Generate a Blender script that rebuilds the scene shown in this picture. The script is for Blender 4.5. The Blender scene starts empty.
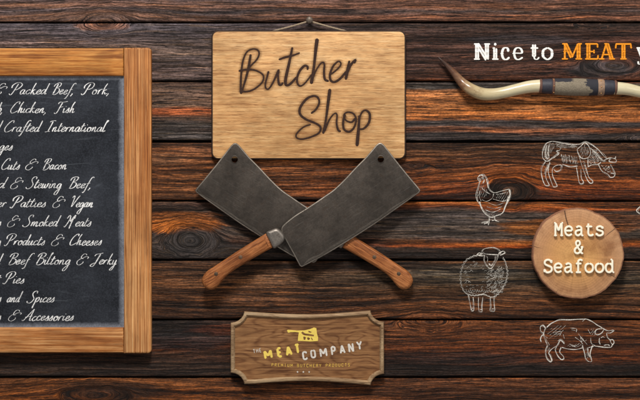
import bpy, bmesh, math, random
import numpy as np
from mathutils import Vector

# ------------------------------------------------------------------ camera, light, exposure
S = 0.002                 # metres per unit of the working grid (640 x 400 units across the wall)
CZ = 1.5                  # height of the middle of the wall section
D = 4.0                   # camera distance
sc = bpy.context.scene
C = sc.collection
cam_d = bpy.data.cameras.new('camera'); cam = bpy.data.objects.new('camera', cam_d); C.objects.link(cam)
cam.location = (0, -D, CZ); cam.rotation_euler = (math.pi/2, 0, 0)
cam_d.sensor_width = 36; cam_d.lens = 36*D/(640*S); cam_d.clip_end = 50; cam_d.clip_start = 0.05
sc.camera = cam
w = bpy.data.worlds.new('World'); sc.world = w; w.use_nodes = True
w.node_tree.nodes['Background'].inputs[0].default_value = (1.0, 0.975, 0.95, 1)
w.node_tree.nodes['Background'].inputs[1].default_value = 0.29

def area(name, loc, target, size, energy, col):
    l = bpy.data.lights.new(name, 'AREA'); l.shape = 'RECTANGLE'; l.size = size[0]; l.size_y = size[1]
    l.energy = energy; l.color = col
    o = bpy.data.objects.new(name, l); C.objects.link(o); o.location = loc
    o.rotation_euler = (Vector(target)-Vector(loc)).to_track_quat('-Z', 'Y').to_euler()
    return o
area('key_softbox', (-0.15, -2.0, CZ+2.3), (0, 0, CZ-0.05), (0.7, 0.55), 92, (1.0, 0.96, 0.9))
area('side_softbox', (1.9, -2.2, CZ+0.9), (0, 0, CZ), (0.9, 0.9), 13, (1.0, 0.97, 0.93))
sc.view_settings.view_transform = 'Standard'; sc.view_settings.look = 'None'
sc.view_settings.exposure = 0.0; sc.view_settings.gamma = 1.0

# ------------------------------------------------------------------ small helpers
def lin(c):
    return tuple(((v/255)/12.92 if v <= 10 else ((v/255+0.055)/1.055)**2.4) for v in c)
def col(c, a=1): return (*lin(c), a)

def place(x, y, h=0):
    f = (D-h*S)/D
    return ((x-320)*S*f, -h*S, CZ+(200-y)*S*f)

def empty(name, x, y, h=0):
    o = bpy.data.objects.new(name, None); C.objects.link(o); o.location = place(x, y, h)
    o.empty_display_size = 0.02
    return o
def tag(o, label=None, cat=None, group=None, kind=None):
    if label: o['label'] = label
    if cat: o['category'] = cat
    if group: o['group'] = group
    if kind: o['kind'] = kind
    return o

class MB:
    """collects geometry in grid units: x right, y down, h towards the viewer; origin (ox, oy)"""
    def __init__(s, ox=0, oy=0):
        s.v = []; s.f = []; s.m = []; s.ox = ox; s.oy = oy
    def pt(s, x, y, h):
        s.v.append(((x-s.ox)*S, -h*S, -(y-s.oy)*S)); return len(s.v)-1
    def face(s, idx, m=0): s.f.append(idx); s.m.append(m)
    # --- solid from an outline, front edge rounded
    def slab(s, outline, h0, h1, bevel=1.0, segs=3, holes=(), m_front=0, m_side=0, back_bevel=0):
        pts = [Vector(p) for p in outline]
        ar = sum(pts[i].x*pts[(i+1) % len(pts)].y-pts[(i+1) % len(pts)].x*pts[i].y for i in range(len(pts)))
        if ar < 0: pts.reverse()
        n = len(pts)
        nor = []
        for i in range(n):
            a = (pts[i]-pts[i-1]).normalized(); b = (pts[(i+1) % n]-pts[i]).normalized()
            na = Vector((-a.y, a.x)); nb = Vector((-b.y, b.x)); q = na+nb
            if q.length < 1e-4: q = na.copy()
            q.normalize(); q = q/max(0.5, q.dot(na)); nor.append(q)
        rings = []
        def ring(inset, h):
            rings.append([s.pt(*(pts[i]+nor[i]*inset), h) for i in range(n)])
        bb = back_bevel
        if bb:
            for k in range(segs+1):
                t = k/segs*math.pi/2; ring(bb*(1-math.sin(t)), h0+bb*(1-math.cos(t)))
        else: ring(0, h0)
        nside = len(rings)
        for k in range(segs+1):
            t = k/segs*math.pi/2; ring(bevel*(1-math.cos(t)), h1-bevel*(1-math.sin(t)))
        for r in range(len(rings)-1):
            for i in range(n):
                j = (i+1) % n
                s.face([rings[r][i], rings[r][j], rings[r+1][j], rings[r+1][i]], m_side)
        hr1 = []; hr0 = []
        for hl in holes:
            a = [s.pt(x, y, h1) for x, y in hl]; b = [s.pt(x, y, h0) for x, y in hl]
            hr1.append(a); hr0.append(b); k = len(hl)
            for i in range(k):
                j = (i+1) % k; s.face([a[i], a[j], b[j], b[i]], m_side)
        for loop, hl in ((rings[-1], hr1), (rings[0], hr0)):
            bm = bmesh.new(); ed = []; mp = []
            for lp in [loop]+hl:
                vs = []
                for i in lp:
                    q = bm.verts.new((s.v[i][0], 0, s.v[i][2])); mp.append(i); vs.append(q)
                for i in range(len(vs)): ed.append(bm.edges.new((vs[i], vs[(i+1) % len(vs)])))
            bm.verts.index_update()
            bmesh.ops.triangle_fill(bm, use_beauty=True, edges=ed)
            for f in bm.faces: s.face([mp[v.index] for v in f.verts], m_front)
            bm.free()
        return s
    # --- ribbon (flattened bead) along a stroke
    def ribbon(s, pts, wd=1.0, h=0.0, ht=0.25, smooth=True, closed=False, hf=None, step=None, wf=None, m=0):
        P = catmull(pts, closed) if smooth and len(pts) > 2 else [Vector(p) for p in pts]
        wmax = wd
        P = resample(P, step or max(0.35, wd*0.35), not smooth)
        if len(P) < 2: return s
        L = [0]
        for i in range(1, len(P)): L.append(L[-1]+(P[i]-P[i-1]).length)
        T = L[-1] or 1
        prof = [(-1, -0.9), (-0.8, 0.55), (0, 1), (0.8, 0.55), (1, -0.9)]
        rows = []
        for i, p in enumerate(P):
            a = P[max(0, i-1)]; b = P[min(len(P)-1, i+1)]
            d = (b-a); d = d.normalized() if d.length > 1e-6 else Vector((1, 0))
            nn = Vector((-d.y, d.x))
            hw = wd/2*(wf(L[i]/T, d) if wf else 1)
            e = min(L[i], T-L[i])
            if not closed and e < hw: hw *= math.sqrt(max(0.02, 1-((hw-e)/hw)**2))
            hb = h+(hf(p.x, p.y) if hf else 0)
            rows.append([s.pt(*(p+nn*hw*u), hb+ht*v) for u, v in prof])
        for i in range(len(rows)-1):
            for k in range(4): s.face([rows[i][k], rows[i+1][k], rows[i+1][k+1], rows[i][k+1]], m)
        return s
    # --- round tube through 3D points (x, y, h, radius)
    def tube(s, pts, n=20, caps=True, m=0):
        rings = []
        for i, (x, y, h, r) in enumerate(pts):
            a = Vector(pts[max(0, i-1)][:3]); b = Vector(pts[min(len(pts)-1, i+1)][:3])
            d = (b-a).normalized(); up = Vector((0, 0, 1)); u = d.cross(up)
            u = u.normalized() if u.length > 1e-4 else Vector((1, 0, 0)); v = d.cross(u).normalized()
            rings.append([s.pt(*(Vector((x, y, h))+(u*math.cos(t)+v*math.sin(t))*r)) for t in [2*math.pi*k/n for k in range(n)]])
        for i in range(len(rings)-1):
            for k in range(n):
                j = (k+1) % n; s.face([rings[i][k], rings[i][j], rings[i+1][j], rings[i+1][k]], m)
        if caps: s.face(list(reversed(rings[0])), m); s.face(rings[-1], m)
        return s
    def build(s, name, mats, parent=None, label=None, recalc=True, sharp=0.7):
        me = bpy.data.meshes.new(name); me.from_pydata(s.v, [], s.f)
        for mt in (mats if isinstance(mats, (list, tuple)) else [mats]): me.materials.append(mt)
        me.polygons.foreach_set('material_index', s.m)
        bm = bmesh.new(); bm.from_mesh(me)
        if recalc: bmesh.ops.recalc_face_normals(bm, faces=bm.faces)
        bm.to_mesh(me); bm.free()
        me.polygons.foreach_set('use_smooth', [True]*len(me.polygons))
        me.set_sharp_from_angle(angle=sharp)
        o = bpy.data.objects.new(name, me); C.objects.link(o)
        if parent: o.parent = parent
        if label: o['label'] = label
        return o

def catmull(pts, closed=False, n=8):
    P = [Vector(p[:2]) for p in pts]
    if closed: P = [P[-1]]+P+[P[0], P[1]]
    else: P = [P[0]*2-P[1]]+P+[P[-1]*2-P[-2]]
    out = []
    for i in range(1, len(P)-2):
        p0, p1, p2, p3 = P[i-1:i+3]
        for k in range(n):
            t = k/n
            out.append(0.5*((2*p1)+(-p0+p2)*t+(2*p0-5*p1+4*p2-p3)*t*t+(-p0+3*p1-3*p2+p3)*t**3))
    out.append(P[-2].copy())
    return out
def resample(P, step, keep=False):
    out = [P[0].copy()]
    for i in range(1, len(P)):
        d = P[i]-P[i-1]; L = d.length
        if keep or True:
            k = max(1, int(math.ceil(L/step)))
            if k == 1 and (P[i]-out[-1]).length < step*0.5 and i < len(P)-1: continue
            for q in range(1, k+1): out.append(P[i-1]+d*(q/k))
    return out
def arc(cx, cy, r, a0, a1, n=8):
    return [(cx+r*math.cos(math.radians(a0+(a1-a0)*k/n)), cy+r*math.sin(math.radians(a0+(a1-a0)*k/n))) for k in range(n+1)]
def rrect(x0, y0, x1, y1, r, n=6, corners=(1, 1, 1, 1)):
    out = []
    for (cx, cy, a, on, px, py) in ((x0+r, y0+r, 180, corners[0], x0, y0), (x1-r, y0+r, 270, corners[1], x1, y0),
                                     (x1-r, y1-r, 0, corners[2], x1, y1), (x0+r, y1-r, 90, corners[3], x0, y1)):
        out += arc(cx, cy, r, a, a+90, n) if on else [(px, py)]
    return out
def circ(cx, cy, r, n=20): return [(cx+r*math.cos(2*math.pi*k/n), cy+r*math.sin(2*math.pi*k/n)) for k in range(n)]
def dense(pts, step=3.0):
    out = []
    for i in range(len(pts)):
        a = Vector(pts[i]); b = Vector(pts[(i+1) % len(pts)]); k = max(1, int((b-a).length/step))
        for q in range(k): out.append(tuple(a+(b-a)*(q/k)))
    return out

# ------------------------------------------------------------------ numpy noise
def vnoise(x, y, seed=0):
    xi = np.floor(x).astype(np.int64); yi = np.floor(y).astype(np.int64)
    fx = x-xi; fy = y-yi; fx = fx*fx*(3-2*fx); fy = fy*fy*(3-2*fy)
    def hsh(a, b):
        n = (a*374761393+b*668265263+seed*974634777) & 0x7fffffff
        n = ((n ^ (n >> 13))*1274126177) & 0x7fffffff
        return ((n ^ (n >> 16)) & 0xffff)/65535.0
    a = hsh(xi, yi); b = hsh(xi+1, yi); c = hsh(xi, yi+1); d = hsh(xi+1, yi+1)
    return (a*(1-fx)+b*fx)*(1-fy)+(c*(1-fx)+d*fx)*fy
def fbm(x, y, seed=0, o=4):
    s = 0; a = 0.5; t = 0
    for k in range(o):
        s = s+a*vnoise(x*2**k+k*17.3, y*2**k+k*9.1, seed+k); t += a; a *= 0.5
    return s/t

# ------------------------------------------------------------------ materials
class NT:
    def __init__(s, name):
        s.mat = bpy.data.materials.new(name); s.mat.use_nodes = True
        s.t = s.mat.node_tree; s.bsdf = s.t.nodes['Principled BSDF']
    def n(s, typ, props=None, **inp):
        nd = s.t.nodes.new(typ)
        for k, v in (props or {}).items(): setattr(nd, k, v)
        for k, v in inp.items():
            key = int(k[1:]) if k[0] == 'i' and k[1:].isdigit() else k.replace('_', ' ')
            sock = nd.inputs[key]
            if isinstance(v, bpy.types.NodeSocket): s.t.links.new(v, sock)
            else: sock.default_value = v
        return nd
    def math(s, op, a, b=0.0, c=None):
        kw = {'i0': a, 'i1': b}
        if c is not None: kw['i2'] = c
        return s.n('ShaderNodeMath', {'operation': op}, **kw).outputs[0]
    def mix(s, f, a, b, mode='MIX'):
        nd = s.n('ShaderNodeMix', {'data_type': 'RGBA', 'blend_type': mode, 'clamp_factor': True})
        for k, v in ((0, f), (6, a), (7, b)):
            if isinstance(v, bpy.types.NodeSocket): s.t.links.new(v, nd.inputs[k])
            else: nd.inputs[k].default_value = v
        return nd.outputs[2]
    def ramp(s, f, stops, interp='LINEAR'):
        nd = s.n('ShaderNodeValToRGB', i0=f); cr = nd.color_ramp; cr.interpolation = interp
        while len(cr.elements) < len(stops): cr.elements.new(0.5)
        for e, (p, c) in zip(cr.elements, stops):
            e.position = p; e.color = c if isinstance(c, tuple) else (c, c, c, 1)
        return nd.outputs[0]
    def mapr(s, f, a, b, c=0.0, d=1.0):
        return s.n('ShaderNodeMapRange', i0=f, i1=a, i2=b, i3=c, i4=d).outputs[0]
    def noise(s, vec, scale=1.0, detail=4.0, rough=0.55, dist=0.0):
        return s.n('ShaderNodeTexNoise', Vector=vec, Scale=scale, Detail=detail, Roughness=rough, Distortion=dist).outputs[0]
    def vmul(s, vec, v): return s.n('ShaderNodeVectorMath', {'operation': 'MULTIPLY'}, i0=vec, i1=v).outputs[0]
    def grid(s):     # object coordinates in grid units
        return s.vmul(s.n('ShaderNodeTexCoord').outputs['Object'], (1/S, 1/S, 1/S))
    def bump(s, h, dist, strength=1.0):
        s.t.links.new(s.n('ShaderNodeBump', Strength=strength, Distance=dist, Height=h).outputs[0], s.bsdf.inputs['Normal'])
    def set(s, **kw):
        for k, v in kw.items():
            sock = s.bsdf.inputs[k.replace('_', ' ')]
            if isinstance(v, bpy.types.NodeSocket): s.t.links.new(v, sock)
            else: sock.default_value = v
        return s.mat

def mat_planks():
    m = NT('weathered_planks')
    g = m.n('ShaderNodeAttribute', {'attribute_name': 'grain'}).outputs['Vector']
    tint = m.n('ShaderNodeAttribute', {'attribute_name': 'tint'}).outputs['Color']
    bold = m.n('ShaderNodeAttribute', {'attribute_name': 'bold'}).outputs['Fac']
    n1 = m.noise(m.vmul(g, (0.0055, 0.21, 1)), 1, 2, 0.5, 0.15)      # broad streaks
    n2 = m.noise(m.vmul(g, (0.010, 0.50, 1)), 1, 4, 0.68, 0.1)       # fibres
    n3 = m.noise(m.vmul(g, (0.05, 1.15, 1)), 1, 3, 0.75)             # hair lines
    n4 = m.noise(m.vmul(g, (0.35, 0.7, 1)), 1, 4, 0.75)              # grime
    s1 = m.mapr(n1, 0.34, 0.66, 0.62, 1.38)
    s1b = m.mapr(n1, 0.40, 0.60, 0.3, 1.6)
    s1m = m.math('ADD', m.math('MULTIPLY', s1, m.math('SUBTRACT', 1.0, bold)), m.math('MULTIPLY', s1b, bold))
    s2m = m.mapr(n2, 0.37, 0.64, 0.32, 1.65)
    s3 = m.mapr(n3, 0.35, 0.65, 0.35, 1.75)
    k = m.math('MULTIPLY', m.math('MULTIPLY', s1m, s2m), s3)
    k = m.math('MULTIPLY', k, m.mapr(n4, 0.32, 0.68, 0.5, 1.5))
    c = m.mix(1.0, tint, m.n('ShaderNodeCombineColor', i0=k, i1=k, i2=k).outputs[0], 'MULTIPLY')
    # short open pores and pale raised fibres, hard-edged
    po = m.noise(m.vmul(g, (0.045, 0.95, 1.3)), 1, 2, 0.6)
    pom = m.mapr(po, 0.405, 0.375, 0, 0.85)
    pl = m.noise(m.vmul(g, (0.07, 1.25, 2.9)), 1, 2, 0.6)
    plm = m.mapr(pl, 0.60, 0.64, 0, 0.55)
    c = m.mix(plm, c, m.mix(1.0, c, (1.9, 1.8, 1.7, 1), 'MULTIPLY'))
    c = m.mix(pom, c, (0.006, 0.004, 0.004, 1))
    # silvery weathered fibres and warm heartwood fibres
    wq = m.noise(m.vmul(g, (0.022, 0.5, 1.7)), 1, 4, 0.6)
    c = m.mix(m.mapr(wq, 0.52, 0.66, 0, 0.7), c, m.mix(1.0, c, (1.42, 1.14, 0.66, 1), 'MULTIPLY'))
    c = m.mix(m.mapr(wq, 0.44, 0.32, 0, 0.28), c, m.mix(1.0, c, (0.92, 1.0, 1.12, 1), 'MULTIPLY'))
    # narrow dark checks
    ck = m.noise(m.vmul(g, (0.008, 0.55, 2.3)), 1, 2, 0.5)
    ckm = m.ramp(ck, [(0.0, 0), (0.475, 0.0), (0.495, 1.0), (0.515, 0.0), (1, 0)])
    ckm = m.math('MULTIPLY', ckm, m.mapr(m.noise(m.vmul(g, (0.02, 0.1, 3.1)), 1, 2), 0.45, 0.6, 0, 0.8))
    c = m.mix(ckm, c, (0.008, 0.006, 0.006, 1))
    hh = m.math('ADD', m.math('MULTIPLY', n2, 1.0), m.math('MULTIPLY', n3, 0.45))
    hh = m.math('SUBTRACT', hh, m.math('MULTIPLY', ckm, 0.5))
    hh = m.math('ADD', m.math('SUBTRACT', hh, m.math('MULTIPLY', pom, 0.35)), m.math('MULTIPLY', plm, 0.25))
    m.bump(hh, 0.0030, 1.0)
    return m.set(Base_Color=c, Roughness=m.mapr(n2, 0.3, 0.7, 0.75, 0.5), Specular_IOR_Level=0.24)

def mat_wood(name, stops, axis='x', freq=9.0, along=0.006, across=0.06, fibre=0.35, lines=0.0, rot=0.0, rough=0.55, bump=0.0004, knotty=0.0, seed=0.0, ring=0.5, lf=0.33, pores=0.6):
    m = NT(name)
    p = m.grid()
    if rot: p = m.n('ShaderNodeMapping', Vector=p, Rotation=(0, rot, 0)).outputs[0]
    p = m.n('ShaderNodeVectorMath', {'operation': 'ADD'}, i0=p, i1=(seed*37, seed*11, seed*23)).outputs[0]
    def sc3(a, b):
        return m.vmul(p, (a, b, b) if axis == 'x' else (b, b, a))
    f = m.noise(sc3(along, across*0.35), 1, 3, 0.5, 0.4)
    ringv = m.math('SINE', m.math('MULTIPLY', f, freq*6.283))
    ringv = m.math('POWER', m.mapr(ringv, -1, 1, 0, 1), 3.0)
    st = m.noise(sc3(along*3.2, across*9), 1, 4, 0.72)
    fine = m.noise(sc3(along*8, across*16), 1, 3, 0.8)
    t = m.math('ADD', m.math('MULTIPLY', m.mapr(f, 0.3, 0.7, 0, 1), 0.3), m.math('MULTIPLY', m.mapr(st, 0.3, 0.7, 0, 1), 0.7))
    c = m.ramp(t, stops)
    c = m.mix(m.math('MULTIPLY', m.math('MULTIPLY', ringv, ring), m.mapr(st, 0.3, 0.7, 1.0, 0.4)), c, m.mix(1.0, c, (0.42, 0.30, 0.22, 1), 'MULTIPLY'))
    k = m.mapr(fine, 0.3, 0.7, 1-fibre, 1+fibre*0.7)
    blot = m.noise(m.vmul(p, (0.03, 0.03, 0.03)), 1, 3, 0.6)
    k = m.math('MULTIPLY', k, m.mapr(blot, 0.3, 0.7, 0.84, 1.14))
    c = m.mix(1.0, c, m.n('ShaderNodeCombineColor', i0=k, i1=k, i2=k).outputs[0], 'MULTIPLY')
    po = m.noise(sc3(0.07, 0.9), 1, 2, 0.6)
    pom = m.mapr(po, 0.40, 0.36, 0, pores)
    c = m.mix(pom, c, m.mix(1.0, c, (0.36, 0.25, 0.18, 1), 'MULTIPLY'))
    pl = m.noise(sc3(0.05, 1.1), 1, 2, 0.6)
    c = m.mix(m.mapr(pl, 0.60, 0.65, 0, pores*0.6), c, m.mix(1.0, c, (1.3, 1.3, 1.3, 1), 'MULTIPLY'))
    h = m.math('SUBTRACT', fine, m.math('MULTIPLY', pom, 0.5))
    if lines:
        l = m.noise(sc3(0.003, lf), 1, 2, 0.5, 0.15)
        lm = m.ramp(l, [(0, 0.8), (0.36, 0.0), (0.42, 0.0), (0.48, 1.0), (0.52, 0.0), (0.57, 0.0), (0.62, 0.9), (0.66, 0), (1, 0)])
        lm2 = m.math('MULTIPLY', lm, lines)
        c = m.mix(lm2, c, m.mix(1.0, c, (0.38, 0.25, 0.16, 1), 'MULTIPLY'))
    if knotty:
        sp = m.noise(sc3(0.05, 0.5), 1, 3, 0.6)
        c = m.mix(m.mapr(sp, 0.62, 0.74, 0, knotty), c, m.mix(1.0, c, (0.4, 0.3, 0.25, 1), 'MULTIPLY'))
    m.bump(h, bump, 0.8)
    return m.set(Base_Color=c, Roughness=rough, Specular_IOR_Level=0.3)

def mat_plain(name, c, rough=0.7, metal=0.0, mottled=0.15, scale=0.5, bump=0.0, spec=0.4):
    m = NT(name); p = m.grid()
    nz = m.noise(p, scale, 4, 0.65)
    k = m.mapr(nz, 0.3, 0.7, 1-mottled, 1+mottled)
    cc = m.mix(1.0, col(c), m.n('ShaderNodeCombineColor', i0=k, i1=k, i2=k).outputs[0], 'MULTIPLY')
    if bump: m.bump(nz, bump, 0.7)
    return m.set(Base_Color=cc, Roughness=rough, Metallic=metal, Specular_IOR_Level=spec)

def mat_chalk(name, c, worn=0.55, scale=1.6):
    """chalk / dry paint: patchy cover that lets the ground show between grains"""
    m = NT(name); p = m.grid()
    nz = m.noise(m.vmul(p, (0.7, 1.0, 1.3)), scale, 3, 0.75)
    a = m.mapr(nz, 0.38, 0.54, 1-worn, 1.0)
    a = m.math('MULTIPLY', a, m.mapr(m.noise(p, 0.12, 2, 0.5), 0.35, 0.6, 1-worn*0.5, 1.0))
    return m.set(Base_Color=col(c), Roughness=0.9, Specular_IOR_Level=0.1, Alpha=a)

def mat_slate():
    m = NT('chalkboard_slate'); p = m.grid()
    big = m.noise(m.vmul(p, (0.018, 0.018, 0.025)), 1, 4, 0.6, 0.6)
    fine = m.noise(p, 0.7, 5, 0.75)
    smear = m.noise(m.vmul(p, (0.02, 0.1, 0.16)), 1, 4, 0.6, 1.2)
    c = m.mix(m.mapr(big, 0.3, 0.7), col((25, 27, 32)), col((50, 53, 60)))
    c = m.mix(m.mapr(fine, 0.45, 0.75, 0, 0.28), c, col((96, 102, 114)))
    c = m.mix(m.mapr(smear, 0.60, 0.78, 0, 0.22), c, col((130, 138, 148)))
    # chalk dust gathered along the frame (slate spans a known rectangle round its origin)
    sx = m.n('ShaderNodeSeparateXYZ', Vector=p)
    wob = m.math('MULTIPLY', m.math('SUBTRACT', m.noise(p, 0.12, 4, 0.7), 0.5), 5.0)
    ex = m.math('SUBTRACT', 117.5, m.math('ABSOLUTE', m.math('ADD', sx.outputs[0], wob)))
    ez = m.math('SUBTRACT', 126.0, m.math('ABSOLUTE', m.math('ADD', sx.outputs[2], wob)))
    e = m.mapr(m.math('MINIMUM', ex, ez), 0.0, 6.0, 0.62, 0.0)
    c = m.mix(m.math('MULTIPLY', e, m.mapr(fine, 0.3, 0.6, 0.5, 1)), c, col((176, 182, 196)))
    m.bump(fine, 0.0002, 0.5)
    return m.set(Base_Color=c, Roughness=0.85, Specular_IOR_Level=0.15)

def mat_steel(name, base=(92, 88, 86), seed=0, rot=0.0):
    m = NT(name); p = m.grid()
    p = m.n('ShaderNodeVectorMath', {'operation': 'ADD'}, i0=p, i1=(seed*41.0, 0, seed*13.0)).outputs[0]
    big = m.noise(p, 0.035, 5, 0.65)
    fine = m.noise(p, 0.6, 5, 0.75)
    pit = m.noise(p, 0.22, 4, 0.7)
    c = m.mix(m.mapr(big, 0.3, 0.7), col(tuple(v*0.68 for v in base)), col(tuple(v*1.12 for v in base)))
    c = m.mix(m.mapr(fine, 0.35, 0.7, 0, 0.55), c, col(tuple(v*0.62 for v in base)))
    c = m.mix(m.mapr(pit, 0.54, 0.70, 0, 0.55), c, col((60, 46, 36)))
    pr = m.n('ShaderNodeMapping', Vector=p, Rotation=(0, rot, 0)).outputs[0]
    scr = m.noise(m.vmul(pr, (0.035, 0.9, 1.1)), 1, 4, 0.8)
    c = m.mix(m.mapr(scr, 0.56, 0.74, 0, 0.3), c, col((150, 144, 138)))
    m.bump(fine, 0.00025, 0.7)
    return m.set(Base_Color=c, Metallic=0.75, Roughness=m.mapr(pit, 0.3, 0.7, 0.34, 0.58))

def mat_slice():
    m = NT('end_grain'); p = m.grid()
    wob = m.noise(p, 0.035, 3, 0.6)
    off = m.n('ShaderNodeVectorMath', {'operation': 'ADD'}, i0=p, i1=(1.5, 0, 3.0)).outputs[0]
    xz = m.vmul(off, (1, 0, 1))
    r = m.n('ShaderNodeVectorMath', {'operation': 'LENGTH'}, i0=xz).outputs['Value']
    r2 = m.math('ADD', r, m.math('MULTIPLY', m.math('SUBTRACT', wob, 0.5), 7.0))
    rings = m.math('SINE', m.math('MULTIPLY', r2, 2.6))
    ringn = m.noise(m.n('ShaderNodeCombineXYZ', i0=m.math('MULTIPLY', r2, 0.5), i1=0.0, i2=0.0).outputs[0], 1, 3, 0.6)
    sx = m.n('ShaderNodeSeparateXYZ', Vector=xz)
    ang = m.math('ARCTAN2', sx.outputs[2], sx.outputs[0])
    ca = m.math('COSINE', ang); sa = m.math('SINE', ang)
    ray = m.noise(m.n('ShaderNodeCombineXYZ', i0=m.math('MULTIPLY', ca, 16.0), i1=m.math('MULTIPLY', r2, 0.02), i2=m.math('MULTIPLY', sa, 16.0)).outputs[0], 1, 4, 0.7)
    fine = m.noise(p, 0.8, 4, 0.7)
    c = m.ramp(m.mapr(r2, 0, 46), [(0, col((222, 170, 106))), (0.45, col((206, 152, 96))), (0.75, col((188, 138, 96))), (1, col((198, 150, 110)))])
    k = m.math('ADD', m.math('MULTIPLY', rings, 0.012), m.mapr(ringn, 0.3, 0.7, 0.95, 1.03))
    k = m.math('MULTIPLY', k, m.mapr(ray, 0.3, 0.7, 0.84, 1.1))
    k = m.math('MULTIPLY', k, m.mapr(fine, 0.3, 0.7, 0.88, 1.1))
    c = m.mix(1.0, c, m.n('ShaderNodeCombineColor', i0=k, i1=k, i2=k).outputs[0], 'MULTIPLY')
    st = m.noise(p, 0.045, 4, 0.6)
    c = m.mix(m.mapr(st, 0.5, 0.68, 0, 0.75), c, m.mix(1.0, c, (0.52, 0.42, 0.36, 1), 'MULTIPLY'))
    for a0, r0, wd in ((1.827, 27.0, 0.75), (0.62, 33.0, 0.4), (-0.5, 30.0, 0.3), (2.9, 34.0, 0.35), (4.2, 36.0, 0.3)):
        if a0 > math.pi: a0 -= 2*math.pi
        dl = m.math('MULTIPLY', m.math('ABSOLUTE', m.math('ADD', m.math('SUBTRACT', ang, a0), m.math('MULTIPLY', m.math('SUBTRACT', wob, 0.5), 0.12))), r)
        cr = m.math('MULTIPLY', m.mapr(dl, wd*0.5, wd*1.1, 1, 0), m.mapr(r, r0, r0+6, 0, 0.85))
        c = m.mix(cr, c, col((58, 38, 26)))
    m.bump(m.math('ADD', rings, m.math('MULTIPLY', fine, 1.5)), 0.00012, 0.6)
    return m.set(Base_Color=c, Roughness=0.7, Specular_IOR_Level=0.25)

def mat_horn():
    m = NT('polished_horn'); p = m.grid()
    sx = m.n('ShaderNodeSeparateXYZ', Vector=p)
    ax = m.math('ABSOLUTE', sx.outputs[0])          # distance from the middle of the mount
    wob = m.math('MULTIPLY', m.math('SUBTRACT', m.noise(m.vmul(p, (0.07, 0.15, 0.15)), 1, 4, 0.65), 0.5), 22.0)
    t = m.mapr(m.math('ADD', ax, wob), 38, 140)
    c = m.ramp(t, [(0, col((218, 206, 172))), (0.3, col((208, 196, 160))), (0.62, col((190, 170, 130))), (0.76, col((140, 104, 76))), (0.86, col((84, 58, 46))), (1, col((40, 30, 28)))])
    st = m.noise(m.vmul(p, (0.12, 0.9, 0.9)), 1, 4, 0.6)
    c = m.mix(m.mapr(st, 0.5, 0.75, 0, 0.45), c, m.mix(1.0, c, (0.62, 0.55, 0.45, 1), 'MULTIPLY'))
    stn = m.noise(m.vmul(p, (0.10, 0.22, 0.22)), 1, 4, 0.7)
    c = m.mix(m.math('MULTIPLY', m.mapr(stn, 0.52, 0.62, 0, 0.6), m.mapr(ax, 85, 115)), c, col((96, 60, 40)))
    return m.set(Base_Color=c, Roughness=0.24, Specular_IOR_Level=0.55)

def mat_hide():
    m = NT('speckled_hide'); p = m.grid()
    hair = m.noise(m.vmul(p, (0.5, 1.3, 1.3)), 1, 4, 0.75)
    big = m.noise(m.vmul(p, (0.07, 0.07, 0.11)), 1, 4, 0.6)
    c = m.mix(m.mapr(hair, 0.3, 0.7), col((100, 90, 76)), col((150, 138, 118)))
    sx = m.n('ShaderNodeSeparateXYZ', Vector=p)
    blot = m.math('ADD', m.mapr(big, 0.42, 0.46, 0, 0), m.mapr(m.math('ADD', sx.outputs[0], m.math('MULTIPLY', m.math('SUBTRACT', big, 0.5), 28.0)), 9.0, 10.2, 0, 1))
    topl = m.math('MULTIPLY', m.mapr(m.math('ADD', sx.outputs[2], m.math('MULTIPLY', m.math('SUBTRACT', big, 0.5), 16.0)), 4.6, 5.2, 0, 1), m.mapr(sx.outputs[0], -4, -7, 0, 1))
    blot = m.math('MAXIMUM', blot, topl)
    c = m.mix(blot, c, col((42, 42, 50)))
    m.bump(hair, 0.0006, 0.8)
    return m.set(Base_Color=c, Roughness=0.85)

# ------------------------------------------------------------------ THE PLANK WALL
SEAMS = [-96, -37, 22.5, 81.5, 141.5, 201, 260.2, 319.7, 377.4, 436, 495]
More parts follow.
